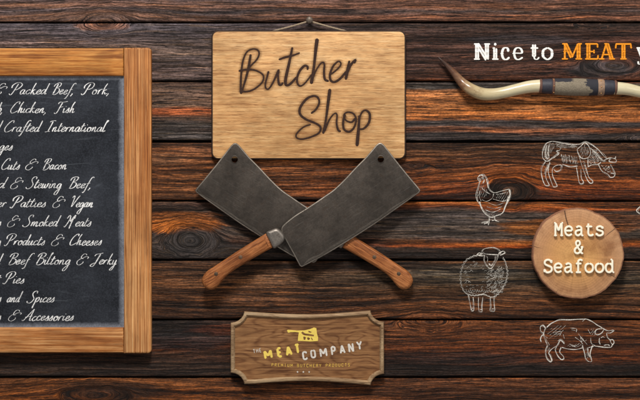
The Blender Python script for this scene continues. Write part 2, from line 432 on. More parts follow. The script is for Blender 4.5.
# colour stops down each plank: at the left side and at the right side of the wall
PL = {
 0: ([(0,(88,76,74)),(1,(80,72,72))], [(0,(80,66,60)),(1,(84,66,58))]),
 1: ([(0,(92,80,76)),(.62,(84,76,78)),(.72,(116,92,80)),(.82,(72,70,76)),(.92,(110,88,76)),(1,(84,72,68))],
     [(0,(84,70,64)),(.55,(70,62,62)),(.72,(118,86,68)),(.8,(66,62,64)),(.92,(124,88,68)),(1,(70,54,46))]),
 2: ([(0,(66,68,78)),(.25,(72,70,76)),(.45,(92,84,80)),(.6,(76,72,74)),(.85,(92,84,84)),(1,(70,64,64))],
     [(0,(62,52,48)),(.3,(70,52,46)),(.6,(64,48,42)),(.85,(58,42,36)),(1,(92,56,34))]),
 3: ([(0,(92,76,68)),(.12,(96,86,84)),(.4,(98,88,84)),(.5,(146,92,62)),(.58,(86,76,72)),(.68,(62,64,70)),(.8,(44,44,48)),(.9,(72,74,80)),(1,(54,54,58))],
     [(0,(110,66,42)),(.04,(60,60,64)),(.14,(62,65,70)),(.19,(178,128,86)),(.45,(172,120,74)),(.62,(164,108,60)),(.67,(58,60,68)),(.76,(66,64,68)),(.83,(126,84,58)),(.9,(58,58,64)),(1,(48,46,50))]),
 4: ([(0,(96,72,58)),(.2,(118,84,60)),(.5,(112,78,52)),(.8,(110,78,54)),(1,(86,64,50))],
     [(0,(70,54,44)),(.2,(82,60,44)),(.45,(104,68,42)),(.6,(112,70,38)),(.85,(98,54,26)),(1,(76,44,26))]),
 5: ([(0,(60,50,48)),(.3,(50,46,46)),(.7,(52,50,52)),(1,(40,36,36))],
     [(0,(80,52,34)),(.04,(118,74,34)),(.13,(118,66,30)),(.2,(62,58,58)),(.42,(80,78,80)),(.62,(66,60,56)),(.68,(112,70,28)),(.76,(116,62,24)),(.8,(48,40,36)),(1,(36,30,30))]),
 6: ([(0,(72,56,46)),(.3,(88,66,50)),(.6,(84,62,46)),(1,(66,48,38))],
     [(0,(74,56,42)),(.18,(60,54,50)),(.3,(76,74,70)),(.5,(70,56,44)),(.75,(84,58,38)),(1,(78,52,34))]),
 7: ([(0,(36,34,38)),(.25,(46,42,42)),(.45,(92,54,32)),(.55,(56,40,32)),(.8,(48,40,38)),(1,(40,34,34))],
     [(0,(96,64,40)),(.25,(90,58,36)),(.5,(80,48,26)),(.65,(84,48,24)),(.8,(34,29,30)),(1,(36,29,28))]),
 8: ([(0,(98,68,44)),(.3,(104,66,32)),(.7,(104,64,28)),(1,(70,50,36))],
     [(0,(90,62,44)),(.3,(86,58,40)),(.6,(92,58,32)),(1,(70,50,38))]),
 9: ([(0,(70,50,40)),(1,(60,44,36))], [(0,(66,48,38)),(1,(60,44,36))]),
}
BOLD = {0:.1,1:.2,2:.25,3:.25,4:.85,5:.3,6:1.0,7:.45,8:.6,9:.5}
# knots: x, y, half-length, half-height, grain strength
KNOTS = [(104,23,24,10,1.0),(614,66,34,12,.9),(510,191,21,13,1.0),(190,241,27,16,1.0),(592,24,20,5,.7),(430,322,34,9,.8),(335,112,30,9,.7),(55,170,26,9,.7),(300,352,30,8,.8),(96,396,34,9,.8),(640,140,22,6,.6),(70,240,30,8,.7),(415,168,20,5,.5)]
# patches of colour in the timber: x, y, rx, ry, rgb, strength
PATCH = [(180,223,46,12,(132,84,40),.8),(166,226,22,7,(148,94,42),.75),(197,245,36,16,(46,46,50),.95),(190,241,24,12,(52,54,60),.8),
         (560,228,66,10,(116,76,34),.9),(610,222,60,9,(92,60,34),.75),(510,190,27,13,(52,42,36),.95),(505,178,46,6,(150,92,44),.6),
         (530,62,90,14,(74,52,44),.5),(600,70,36,9,(40,44,50),.8),(520,40,60,6,(56,58,66),.7),(620,50,40,12,(76,48,36),.6),
         (175,111,50,4,(150,88,56),.7),(104,26,30,5,(112,84,70),.7),(180,338,60,12,(34,36,46),.7),(110,390,60,10,(34,30,30),.7),
         (330,245,60,14,(44,42,46),.6),(250,330,70,6,(104,54,30),.4),(460,236,50,7,(72,72,78),.5),(440,358,110,6,(36,32,36),.7),
         (440,215,60,9,(68,68,74),.6),(470,272,60,8,(76,80,82),.55),(150,160,40,8,(116,100,88),.4)]
def lerp_stops(v, st):
    xs = [a for a, _ in st]; out = np.zeros(v.shape+(3,))
    for k in range(3): out[..., k] = np.interp(v, xs, [lin(c)[k] for _, c in st])
    return out
def grain_v(X, Y, i):
    """grain lines as contours: straight, flowing round the knots"""
    G = Y+2.6*(fbm(X/120, Y/26+i*7, 5)-0.5)*3+1.6*(fbm(X/38, Y/14+i*3, 8)-0.5)
    for (kx, ky, a, b, s) in KNOTS:
        y0, y1 = SEAMS[i], SEAMS[i+1]
        if not (y0-12 < ky < y1+12): continue
        u = (X-kx)/a; v = (Y-ky)/b
        wv = 1+0.35*(fbm(X/9, Y/9, 31)-0.5)
        r = np.sqrt(u*u+v*v)*wv+1e-3
        out = (Y-ky)*(1-np.minimum(1, 1/(r*r+0.02)))
        ins = np.sign(Y-ky)*0+r*b*1.1
        wgt = np.clip((r-0.85)/0.3, 0, 1); wgt = wgt*wgt*(3-2*wgt)
        loc = ins*(1-wgt)+(out+b*0.5)*wgt
        infl = s*np.exp(-np.maximum(0, r-1.0)*0.75)
        G = G*(1-infl)+(ky+loc)*infl
    return G
def relief(X, Y, i, G=None):
    if G is None: G = grain_v(X, Y, i)
    y0, y1 = SEAMS[i]+0.7, SEAMS[i+1]-0.7
    wav = 0.35*(fbm(X/70, Y/50, 60+i)-0.5)
    h = (fbm(X/55, G/2.6, 40+i, 3)-0.5)*1.5*(0.5+0.7*BOLD[i])+wav+((i*37) % 7)/7*0.5-0.3
    e = np.minimum(Y-y0, y1-Y)
    chip = 0.7*fbm(X/16, Y*0+i*5, 77)+0.5
    h = h-2.6*np.clip(1-e/(1.3*chip+0.5), 0, 1)**2
    return h
HC = {}
def wall_h(x, y):
    if 'g' not in HC:
        xs = np.arange(440, 680, 1.0); rows = []
        for yy in np.arange(30, 400, .5):
            i = 0
            while i < 9 and yy > SEAMS[i+1]: i += 1
            rows.append(np.maximum(relief(xs, np.full(xs.shape, yy), i), -.8))
        HC['g'] = np.array(rows)
    return float(HC['g'][int(min(739, max(0, round((y-30)*2)))), int(min(239, max(0, round(x-440))))])

wall = empty('plank_wall', 320, 200)
tag(wall, 'wall of wide dark weathered horizontal planks behind everything', 'wall')
def build_planks():
    X0, X1, dx, dy = -150, 790, 2.0, 0.7
    GAP = {4: 1.5}
    V = []; F = []; GR = []; TI = []; BO = []; base = 0
    for i in range(10):
        y0, y1 = SEAMS[i]+GAP.get(i, .8), SEAMS[i+1]-(1.3 if i == 3 else .8)
        xs = np.arange(X0, X1+dx, dx)
        ys = np.concatenate([[y0], y0+np.array([0.15, 0.4]), np.arange(y0+0.8, y1-0.6, dy), [y1-0.4, y1-0.15, y1]])
        X, Y = np.meshgrid(xs, ys)
        G = grain_v(X, Y, i); H = relief(X, Y, i, G)
        wob = 1.2*(fbm(X/60, Y*0+i*3.3, 90)-0.5)                        # seams are not perfectly straight
        Yw = Y+wob*0.5
        # turned-back edges
        X = np.vstack([X[:1], X, X[-1:]]); Yw = np.vstack([Yw[:1], Yw, Yw[-1:]]); H = np.vstack([H[:1]*0-11, H, H[-1:]*0-11])
        G = np.vstack([G[:1], G, G[-1:]]); Yo = np.vstack([Y[:1], Y, Y[-1:]])
        ny, nx = X.shape
        V.append(np.stack([(X-320)*S, -H*S, (200-Yw)*S], -1).reshape(-1, 3))
        idx = np.arange(ny*nx).reshape(ny, nx)+base
        F.append(np.stack([idx[:-1, :-1], idx[1:, :-1], idx[1:, 1:], idx[:-1, 1:]], -1).reshape(-1, 4))
        base += ny*nx
        t = np.clip((X-150)/(470-150), 0, 1); t = t*t*(3-2*t)
        vv = (Yo-SEAMS[i])/(SEAMS[i+1]-SEAMS[i])
        vv = np.clip(vv+0.10*(fbm(X/90, Yo/12, 200+i)-0.5)+(G-Yo)/120+0.03*(fbm(X/14, Yo/5, 210+i)-0.5), 0, 1)
        cA = lerp_stops(vv, PL[i][0]); cB = lerp_stops(vv, PL[i][1])
        c = cA*(1-t[..., None])+cB*t[..., None]
        for (px, py, rx, ry, rgb, s) in PATCH:
            if not (SEAMS[i]-2 < py < SEAMS[i+1]+2): continue
            q = np.sqrt(((X-px)/rx)**2+((Yo-py)/ry)**2)+0.55*(fbm(X/18, G/2.2, 300+int(px))-0.5)
            mm = np.clip((1.08-q)/0.3, 0, 1)*s
            c = c*(1-mm[..., None])+np.array(lin(rgb))*mm[..., None]
        for (kx, ky, a, b, s) in KNOTS[:1]+KNOTS[2:4]:
            if not (SEAMS[i] < ky < SEAMS[i+1]): continue
            q = np.sqrt(((X-kx)/(a*0.16))**2+((Yo-ky)/(b*0.2))**2)
            c = c*(1-0.75*np.clip(1.3-q, 0, 1))[..., None]
        cur = (np.array([1.07, .90, .83]) if i < 3 else np.array([1.12, .91, .74]))*(1 if i < 5 else 1.0)*(np.array([1.04, .93, .80])*(.84 if i == 4 else .95) if i in (4, 6, 7, 8) else np.array([1.03, .97, .93]))*1.04
        c = c*cur
        TI.append(np.concatenate([c.reshape(-1, 3), np.ones((ny*nx, 1))], 1))
        GR.append(np.stack([X+i*531, G, np.full(X.shape, i*3.7)], -1).reshape(-1, 3))
        BO.append(np.full(ny*nx, BOLD[i]))
    V = np.concatenate(V); F = np.concatenate(F); GR = np.concatenate(GR); TI = np.concatenate(TI); BO = np.concatenate(BO)
    me = bpy.data.meshes.new('planks')
    me.vertices.add(len(V)); me.vertices.foreach_set('co', V.astype(np.float32).ravel())
    me.loops.add(F.size); me.loops.foreach_set('vertex_index', F.astype(np.int32).ravel())
    me.polygons.add(len(F)); me.polygons.foreach_set('loop_start', np.arange(0, F.size, 4, dtype=np.int32))
    me.update(calc_edges=True)
    me.polygons.foreach_set('use_smooth', [True]*len(F))
    a = me.attributes.new('grain', 'FLOAT_VECTOR', 'POINT'); a.data.foreach_set('vector', GR.astype(np.float32).ravel())
    a = me.attributes.new('tint', 'FLOAT_COLOR', 'POINT'); a.data.foreach_set('color', TI.astype(np.float32).ravel())
    a = me.attributes.new('bold', 'FLOAT', 'POINT'); a.data.foreach_set('value', BO.astype(np.float32).ravel())
    me.materials.append(mat_planks())
    o = bpy.data.objects.new('planks', me); C.objects.link(o); o.parent = wall
    b = MB(320, 200); b.slab([(-149, -95), (789, -95), (789, 494), (-149, 494)], -16, -10.5, 0.5, 1)
    b.build('backing_boards', mat_plain('dark_backing', (22, 18, 17), 0.9), wall)
build_planks()

# ------------------------------------------------------------------ stroke alphabets
# brush-script alphabet for the chalk: base line 0, small letters 5 high, tall letters 12
SCR = {
'a': (4.9, [[(3.5,4.4),(2.2,5),(.6,3.2),(.5,1),(1.5,0),(2.8,1.6),(3.7,4.9)], [(3.7,4.9),(3.3,1.2),(3.7,.1),(4.9,1)]]),
'b': (4.8, [[(1.6,11.5),(.9,6),(.5,1),(1.2,0),(2.8,.4),(3.7,2.6),(3.2,4.7),(1.9,4.8),(.7,2.6)]]),
'c': (4.0, [[(3.2,4),(2.6,5),(1,3.8),(.4,1.8),(1.2,.1),(2.6,.3),(4,1.5)]]),
'd': (5.2, [[(3.4,4.4),(2.1,5),(.6,3.2),(.5,1),(1.5,0),(2.8,1.6),(3.8,4.9)], [(4.8,12),(4,6),(3.4,1.2),(3.8,.1),(5,1)]]),
'e': (4.0, [[(.5,2),(2,2.5),(3.1,3.8),(2.6,5),(1.2,4.2),(.4,2),(1,.2),(2.3,.1),(4,1.5)]]),
'f': (4.0, [[(5.6,10.8),(4.8,12),(3.4,11),(2.4,7),(1.5,1),(.8,-3),(-.3,-5),(-1,-4.2)], [(.6,4.6),(2,4.9),(3.8,5.4)]]),
'g': (4.8, [[(3.5,4.4),(2.2,5),(.6,3.2),(.5,1),(1.5,0),(2.8,1.6),(3.7,4.9)], [(3.7,4.9),(3.6,.5),(3,-4),(1.8,-7),(.3,-7),(.2,-5),(1.8,-2.4),(4.8,.6)]]),
'h': (4.9, [[(2.4,12),(1.2,8),(.5,0)], [(.6,1.4),(1.8,4.4),(2.9,4.9),(3.1,3.4),(2.9,1),(3.4,0),(4.9,1.2)]]),
'i': (2.6, [[(.8,4.9),(.4,1.2),(.9,0),(2.6,1.2)], [(1.5,7.6),(1.6,7)]]),
'k': (4.8, [[(2.2,12),(1.1,7),(.5,0)], [(3.6,4.8),(2.4,4.9),(1,2.4),(2.2,2.2),(3,.2),(4.8,1)]]),
'l': (2.8, [[(1.8,10),(2.6,12),(1.8,12),(.9,7),(.4,1.2),(.9,0),(2.8,1.2)]]),
'm': (7.2, [[(.7,4.8),(.3,0)], [(.4,1.2),(1.7,4.6),(2.6,4.6),(2.5,0)], [(2.6,1.2),(4,4.6),(5,4.6),(4.9,1),(5.4,0),(7.2,1.2)]]),
'n': (5.0, [[(.7,4.8),(.3,0)], [(.4,1.2),(1.9,4.6),(2.9,4.6),(2.8,1),(3.3,0),(5,1.2)]]),
'o': (4.6, [[(2.4,5),(.9,4),(.4,1.8),(1.3,.1),(2.8,.6),(3.5,2.8),(2.9,4.7),(2,4.8),(2.6,3.8),(4.6,3.9)]]),
'p': (4.9, [[(.8,5),(.4,0),(-.3,-6.5)], [(.4,1),(1.6,4.4),(3,4.8),(3.6,3),(2.8,.8),(1.4,.1),(.6,1)]]),
'r': (3.8, [[(.7,4.8),(.3,0)], [(.4,1.4),(1.5,4.2),(2.6,5),(3.4,4.5)]]),
's': (3.8, [[(.2,1),(1.6,3),(2.4,5.2),(2.6,3.4),(2.9,1.6),(2.2,.1),(.8,.1),(.2,.8)]]),
't': (3.4, [[(1.9,9),(1,4.5),(.5,1.2),(1,0),(2.2,.6),(3.4,1.6)], [(-.2,5.6),(1.4,5.8),(3.6,6.4)]]),
'u': (5.0, [[(.7,4.9),(.3,1.6),(.8,.1),(2.1,.9),(3.3,4.8)], [(3.4,4.9),(3,1.2),(3.5,0),(5,1.2)]]),
'w': (6.4, [[(.7,4.9),(.3,1.4),(.9,0),(2.2,1.4),(2.9,4.6),(2.7,1.2),(3.4,0),(4.9,1.8),(5.2,4.8),(6.4,4.4)]]),
'y': (4.8, [[(.7,4.9),(.3,1.8),(.9,.2),(2.2,1),(3.4,4.8)], [(3.6,4.9),(3.3,0),(2.6,-4),(1.4,-6.6),(.2,-6.2),(.4,-4.6),(2.2,-2),(4.8,.8)]]),
'v': (4.6, [[(.4,4.8),(.9,1),(1.4,0),(3.4,4.9)]]),
'P': (8.4, [[(4.6,11),(3.4,6),(2.2,1),(.8,-.8),(-.6,.4)], [(.2,6.4),(.4,9.6),(3,12.2),(6.4,12.2),(8,10.2),(7.2,7.2),(4.8,5),(3.2,5)]]),
'B': (7.8, [[(3.8,11),(2.8,6),(1.8,.5)], [(.4,8),(1.4,10.8),(4.4,12.2),(6.8,11.2),(6.2,8.4),(3.6,6.6),(5.8,6),(7,4),(6,1),(3.4,-.6),(1.2,.2)]]),
'F': (7.0, [[(4.2,11),(3.2,6),(2,1),(.8,-.8),(-.6,.2)], [(.6,9.4),(1.8,11.4),(4.6,11.6),(8.8,12.4)], [(2.2,6),(4,6),(6,6.8)]]),
'C': (7.2, [[(6.4,9.4),(6.2,11.8),(4,11.4),(1.6,7.8),(.6,3),(1.8,0),(4.2,.2),(7.2,2.4)]]),
'I': (5.6, [[(3.6,11),(2.8,6),(1.8,.2)], [(1,10.4),(3.4,11.6),(6.2,11.6)], [(-.6,-.4),(1.6,.3),(4,.2)]]),
'S': (6.8, [[(6.2,9.6),(6,11.8),(3.8,11.8),(2.4,9.4),(3.2,6.8),(4.8,4.2),(4.4,1.2),(2.2,-.8),(-.2,-.4),(-.8,1.2)]]),
'V': (6.4, [[(-.2,9.6),(1,11.8),(2,10.6),(1.8,5),(1.8,0),(4,5),(5.8,10),(7.4,12)]]),
'M': (10.2, [[(-.4,8.4),(1.4,11.6),(2.6,9.6),(1.8,4),(.2,-.8),(-1,.2)], [(2.6,9.6),(4.2,5),(5.6,9),(6.8,12),(6,7),(5.2,2.5),(5,-2.6)], [(6.6,11),(7.6,12),(7.4,8)]]),
'J': (7.4, [[(.6,9),(1.8,11.2),(4.8,11.6),(8.2,12.4)], [(5.6,11.6),(4.4,5),(3,0),(1.4,-2.2),(-.4,-1.4),(.6,.8),(3.4,2)]]),
'A': (8.2, [[(-.8,.6),(.6,-.4),(2.6,3),(5.6,9.4),(7.2,12.2),(6.4,6),(6.2,.8),(6.8,0),(8.2,1)], [(1,4),(4,4.4),(7.4,5.4)]]),
'&': (8.4, [[(8.8,6.2),(9.2,8),(6.6,8.4),(3,6.4),(1.4,5.8),(-.4,3.4),(0,.4),(2.8,-.6),(5.4,1.4),(5.4,3)], [(7,9.8),(6,11.4),(3.8,11.2),(2.2,8.4),(3,6.4),(5,6.2)]]),
',': (2.2, [[(1,.6),(.8,-.8),(-.2,-2.4)]]),
}
def script_word(mb, word, x0, x1, base, h, wd=0.9, rng=random.Random(4)):
    adv = sum(SCR[c][0] for c in word)
    sl = 0.40
    k = (x1-x0)/(adv+2.0)
    sy = 0.92; x = x0
    for c in word:
        a, strokes = SCR[c]
        for st in strokes:
            jy = rng.uniform(-.25, .25); jx = rng.uniform(-.15, .15)
            pts = [(x+(px+jx+rng.uniform(-.14, .14))*k+(py*sy)*sl*0.9, base-(py+jy+rng.uniform(-.2, .2))*sy) for px, py in st]
            thin = rng.uniform(.75, 1.1) * (0.72 if c == '&' else 1)
            mb.ribbon(pts, wd*thin, h, 0.12, step=0.5, wf=lambda t, d: 0.42+1.05*abs(d.y)**1.6+0.12*math.sin(9*t))
        x += a*k
# typewriter alphabet (cell 10 wide, small letters 9 high, capitals 12.6)
TYP = {
'M': [(0,[(.4,0),(3.4,0)]),(0,[(6.6,0),(9.6,0)]),(0,[(1.9,0),(1.9,12.4)]),(0,[(8.1,0),(8.1,12.4)]),(0,[(.4,12.4),(2.3,12.4)]),(0,[(7.7,12.4),(9.6,12.4)]),(0,[(2.1,12.4),(5,4.6)]),(0,[(5,4.6),(7.9,12.4)])],
'e': [(0,[(1.5,4.7),(8.2,4.7)]),(1,[(8.2,4.7),(7.6,7.6),(5,9),(2.2,7.6),(1.3,4.6),(2.3,1.3),(5,0),(8.2,1.4)])],
'a': [(1,[(2,7.6),(4.4,9),(6.8,8),(7.2,5.6),(7.2,1.6),(7.8,.1),(9.2,0)]),(1,[(7.2,5.4),(4,5.1),(1.7,3.8),(1.7,1.2),(4,0),(7.1,2)])],
't': [(1,[(3.8,12),(3.8,6),(3.8,2),(5,.1),(7.4,.1),(8.8,1.3)]),(0,[(1.4,8.8),(7.8,8.8)])],
's': [(1,[(7.5,6.8),(6.6,8.6),(4.6,9),(2.4,8),(2.4,5.8),(5,4.8),(7.6,3.8),(7.8,1.4),(5.6,0),(3,.2),(1.8,2.2)]),(0,[(7.8,9),(7.7,6.4)]),(0,[(1.7,0),(1.6,2.6)])],
'S': [(1,[(8.2,9.6),(7,12),(4.4,12.6),(2,11.2),(2,8.4),(5,6.6),(8.2,5),(8.4,1.8),(6,0),(3.2,.2),(1.5,3)]),(0,[(8.4,12.6),(8.3,9.2)]),(0,[(1.4,0),(1.4,3.4)])],
'f': [(1,[(8.6,11.6),(6.6,12.8),(4.6,11.6),(4.3,9),(4.3,4),(4.3,0)]),(0,[(1.8,0),(7.2,0)]),(0,[(1.8,8.8),(7.6,8.8)])],
'o': [(2,[(5,9),(2.2,7.7),(1.2,4.5),(2.2,1.3),(5,0),(7.8,1.3),(8.8,4.5),(7.8,7.7)])],
'd': [(2,[(4.3,9),(1.9,7.7),(1,4.5),(1.9,1.3),(4.3,0),(6.7,1.3),(7.6,4.5),(6.7,7.7)]),(0,[(7.6,12.8),(7.6,0)]),(0,[(5.6,12.8),(7.6,12.8)]),(0,[(7.6,0),(9.5,0)])],
'&': [(1,[(8.4,5.4),(6.6,1.8),(4,0),(1.6,1),(1.4,3.8),(4,6.6),(6,9),(5.6,11.4),(3.8,12),(2.4,10.2),(3.2,7.2),(6,3),(7.6,.4),(9.2,0)]),(0,[(6.6,6),(9.4,6)])],
}
def type_word(mb, word, x0, adv, base, sx, sy, wd, h, ht):
    for i, c in enumerate(word):
        for kind, st in TYP[c]:
            pts = [(x0+i*adv+px*sx, base-py*sy) for px, py in st]
            if kind == 2: pts = pts+[pts[0]]
            mb.ribbon(pts, wd, h+0.02*i, ht, smooth=kind > 0, step=0.4)
# condensed sans capitals on a 6 x 10 cell
CAP = {
'T': [[(0,10),(6,10)],[(3,10),(3,0)]], 'H': [[(.6,0),(.6,10)],[(5.4,0),(5.4,10)],[(.6,5),(5.4,5)]],
'E': [[(1,0),(1,10)],[(1,10),(5.4,10)],[(1,5),(4.8,5)],[(1,0),(5.4,0)]],
'M': [[(.2,0),(.2,10)],[(5.8,0),(5.8,10)],[(.2,10),(3,3)],[(3,3),(5.8,10)]],
'A': [[(0,0),(3,10)],[(3,10),(6,0)],[(1.2,3),(4.8,3)]],
'C': [[(5.4,7.6),(5.2,9.4),(3,10.1),(.9,9),(.6,5),(.9,1),(3,-.1),(5.2,.6),(5.4,2.4)]],
'O': [[(3,10.1),(.9,9),(.5,5),(.9,1),(3,-.1),(5.1,1),(5.5,5),(5.1,9),(3,10.1)]],
'P': [[(.8,0),(.8,10)],[(.8,10),(3.8,10),(5.4,8.8),(5.4,6),(3.8,4.8),(.8,4.8)]],
'R': [[(.8,0),(.8,10)],[(.8,10),(3.8,10),(5.4,8.8),(5.4,6.2),(3.8,5),(.8,5)],[(3,5),(5.6,0)]],
'N': [[(.6,0),(.6,10)],[(.6,10),(5.4,0)],[(5.4,0),(5.4,10)]], 'Y': [[(0,10),(3,5)],[(6,10),(3,5)],[(3,5),(3,0)]],
'I': [[(3,0),(3,10)],[(1.8,10),(4.2,10)],[(1.8,0),(4.2,0)]],
'U': [[(.6,10),(.6,2.6),(1.6,.2),(3,-.1),(4.4,.2),(5.4,2.6),(5.4,10)]],
'B': [[(.8,0),(.8,10)],[(.8,10),(3.8,10),(5,8.8),(5,6.4),(3.8,5.2),(.8,5.2)],[(3.8,5.2),(5.5,4),(5.5,1.2),(3.8,0),(.8,0)]],
'D': [[(.8,0),(.8,10)],[(.8,10),(3.4,10),(5.2,8),(5.4,5),(5.2,2),(3.4,0),(.8,0)]],
'S': [[(5.2,8),(4.6,9.8),(2.6,10.1),(.9,8.8),(1,6.6),(3,5.2),(5,3.8),(5.2,1.4),(3.4,-.1),(1.4,.2),(.6,2)]],
}
def cap_letter(mb, c, cx, cy, wdt, hgt, rotd, wd, h, ht=0.25, shear=0.0):
    """letter centred on (cx, cy)"""
    a = math.radians(rotd)
    for st in CAP[c]:
        pts = []
        for px, py in st:
            u = (px-3)/6*wdt+shear*(py-5)/10*hgt; v = -(py-5)/10*hgt
            pts.append((cx+u*math.cos(a)-v*math.sin(a), cy+u*math.sin(a)+v*math.cos(a)))
        mb.ribbon(pts, wd, h, ht, smooth=(len(st) > 6), step=0.4)

# ------------------------------------------------------------------ drawings and lettering painted on the planks
M_draw = mat_chalk('white_line_paint', (236, 230, 220), 0.55, 1.1)
M_white = mat_plain('white_letter_paint', (244, 242, 238), 0.7, mottled=0.06, scale=2)
M_orange = mat_plain('orange_letter_paint', (234, 146, 16), 0.7, mottled=0.08, scale=2)

def drawing(name, label, strokes, zx, zy, zs, wd=0.75):
    mb = MB(320, 200)
    rj = random.Random(name+label)
    extra = []
    for st in strokes:
        if not isinstance(st[0], (int, float)) or st[0] > 1.1:
            q = st[1] if isinstance(st[0], (int, float)) else st
            dx, dy = rj.uniform(-6, 6), rj.uniform(-5, 5)
            extra.append((.45, [(x+dx+rj.uniform(-3, 3), y+dy+rj.uniform(-3, 3)) for x, y in q]))
    for st in strokes+extra:
        w_ = wd*.98
        if isinstance(st[0], (int, float)): w_ = wd*.98*st[0]; st = st[1]
        pts = [(zx+x/zs, zy+y/zs) for x, y in st]
        mb.ribbon(pts, w_, 0.28, 0.14, hf=wall_h, step=0.6, wf=lambda t, d, a=rj.uniform(0, 6), b=rj.uniform(7, 16): 0.78+0.34*math.sin(t*b+a))
    return mb.build(name, M_draw, wall, label)

bull = [[(75,60),(120,45),(200,60),(300,68),(350,52),(390,65),(440,100),(480,145),(505,170)],
 [(120,45),(80,60),(58,110),(55,160),(85,185),(120,165),(165,125)],[(85,70),(72,110),(75,150),(92,170)],[(100,70),(92,120),(100,165)],
 [(190,205),(240,220),(300,218)],[(75,185),(50,230),(48,280),(60,330),(75,355),(100,355),(95,340),(78,300),(80,250),(100,210)],
 [(105,190),(92,240),(100,290),(120,345),(130,365),(155,360),(145,335),(125,290),(122,240),(150,215),(185,210)],
 [(185,210),(178,245),(145,255),(130,235)],[(165,125),(150,112),(175,108)],[(125,165),(165,135),(168,122)],
 (.6,[(185,135),(200,195)]),(.6,[(212,135),(226,198)]),(.6,[(237,140),(250,200)]),(.6,[(260,148),(272,205)]),(.5,[(198,140),(212,190)]),(.5,[(275,160),(290,210)]),(.5,[(150,70),(180,90),(170,110)]),
 [(295,100),(320,80),(350,55),(380,85),(388,130),(370,160),(330,165),(305,135),(295,100)],
 [(305,135),(325,200),(345,260),(365,310),(385,338),(405,335),(400,318),(380,300),(365,260),(352,210)],
 [(290,225),(300,280),(310,330),(325,342),(340,330),(325,300),(322,240)],[(388,90),(430,130),(470,175),(500,185)],
 [(370,225),(400,210),(440,205),(465,190)],[(370,160),(372,225)],(.6,[(400,110),(430,150),(445,185)]),(.5,[(395,140),(415,175),(420,205)]),(.5,[(410,100),(455,150)]),(.5,[(380,180),(395,205)]),
 [(445,205),(470,250),(510,275),(530,297),(555,292),(562,268),(545,230),(530,205)],
 [(480,180),(505,168),(530,160),(560,165),(566,150)],[(530,160),(520,185),(556,190),(572,180),(560,165)],(1.6,[(512,222),(524,228)]),[(535,268),(558,272)],(.5,[(465,210),(490,240),(520,262)]),(.5,[(250,75),(300,85)])]
def hatch(poly, ang, step, jit, rng, wdt=.42):
    out = []; c_, s_ = math.cos(ang), math.sin(ang)
    us = [x*c_+y*s_ for x, y in poly]; u = min(us)+step/2
    while u < max(us):
        hits = []
        for i in range(len(poly)):
            (x0, y0), (x1, y1) = poly[i-1], poly[i]; a = x0*c_+y0*s_-u; b = x1*c_+y1*s_-u
            if a*b < 0: t = a/(a-b); hits.append(-(x0+(x1-x0)*t)*s_+(y0+(y1-y0)*t)*c_)
        hits.sort()
        for k in range(0, len(hits)-1, 2):
            v0, v1 = hits[k]+rng.uniform(0, jit), hits[k+1]-rng.uniform(0, jit)
            if v1-v0 > 6:
                vm = (v0+v1)/2; q = [(u*c_-v*s_, u*s_+v*c_) for v in (v0, vm, v1)]
                q[1] = (q[1][0]+rng.uniform(1, 5), q[1][1]); out.append((wdt, q))
        u += step*rng.uniform(.7, 1.3)
    return out
rh = random.Random(8)
for poly, an, stp in (([(75,62),(125,50),(150,70),(120,120),(90,178),(62,160),(60,110)], .2, 8), ([(125,50),(300,70),(295,95),(150,90)], 1.45, 7), ([(170,135),(300,150),(300,210),(190,200)], .1, 9),
    ([(300,100),(350,60),(385,95),(372,155),(330,162)], .3, 9), ([(390,70),(440,105),(495,165),(465,190),(400,208),(375,215),(375,165),(392,130)], .9, 8), ([(320,165),(350,170),(375,300),(350,260)], .3, 8),
    ([(85,185),(110,190),(95,260),(75,290),(55,270)], .1, 7), ([(460,210),(520,210),(550,260),(535,285),(490,255)], .8, 9)):
    bull += hatch(poly, an, stp, 18, rh)
chicken = [[(80,65),(95,45),(115,45),(135,65),(145,95),(150,130),(165,150),(190,160),(230,150),(270,140),(285,138),(292,165),(285,200),(265,240),(245,285),(225,300),(190,312),(165,318),(130,295),(105,260),(95,235),(78,210),(70,175),(78,140),(90,100),(95,75),(80,65)],
 (1.7,[(284,142),(289,170),(275,205),(262,240),(250,275)]),(1.3,[(85,60),(98,46),(112,50),(120,62)]),[(80,65),(88,82),(100,88)],[(110,60),(125,80),(115,100)],(.7,[(100,120),(130,150),(165,170)]),(1.4,[(138,70),(146,100),(150,130)]),
 (.7,[(185,165),(175,195),(140,215),(110,205)]),(.8,[(180,200),(240,215),(265,205)]),(.8,[(130,270),(180,285),(230,265)]),(.6,[(100,140),(92,180),(105,215)]),
 (1.2,[(95,215),(100,240),(112,262)]),(.6,[(200,170),(240,165),(270,155)]),(.5,[(150,225),(200,240),(250,225)]),(.5,[(140,250),(190,262),(240,250)]),
 (1.3,[(155,318),(155,345),(150,370)]),(1.3,[(155,345),(130,350),(105,355)]),(1.2,[(150,352),(122,362)]),(1.3,[(190,312),(195,335),(215,345)]),(1.1,[(195,335),(172,340)]),(1.1,[(170,318),(185,322)])]
rs = random.Random(3)
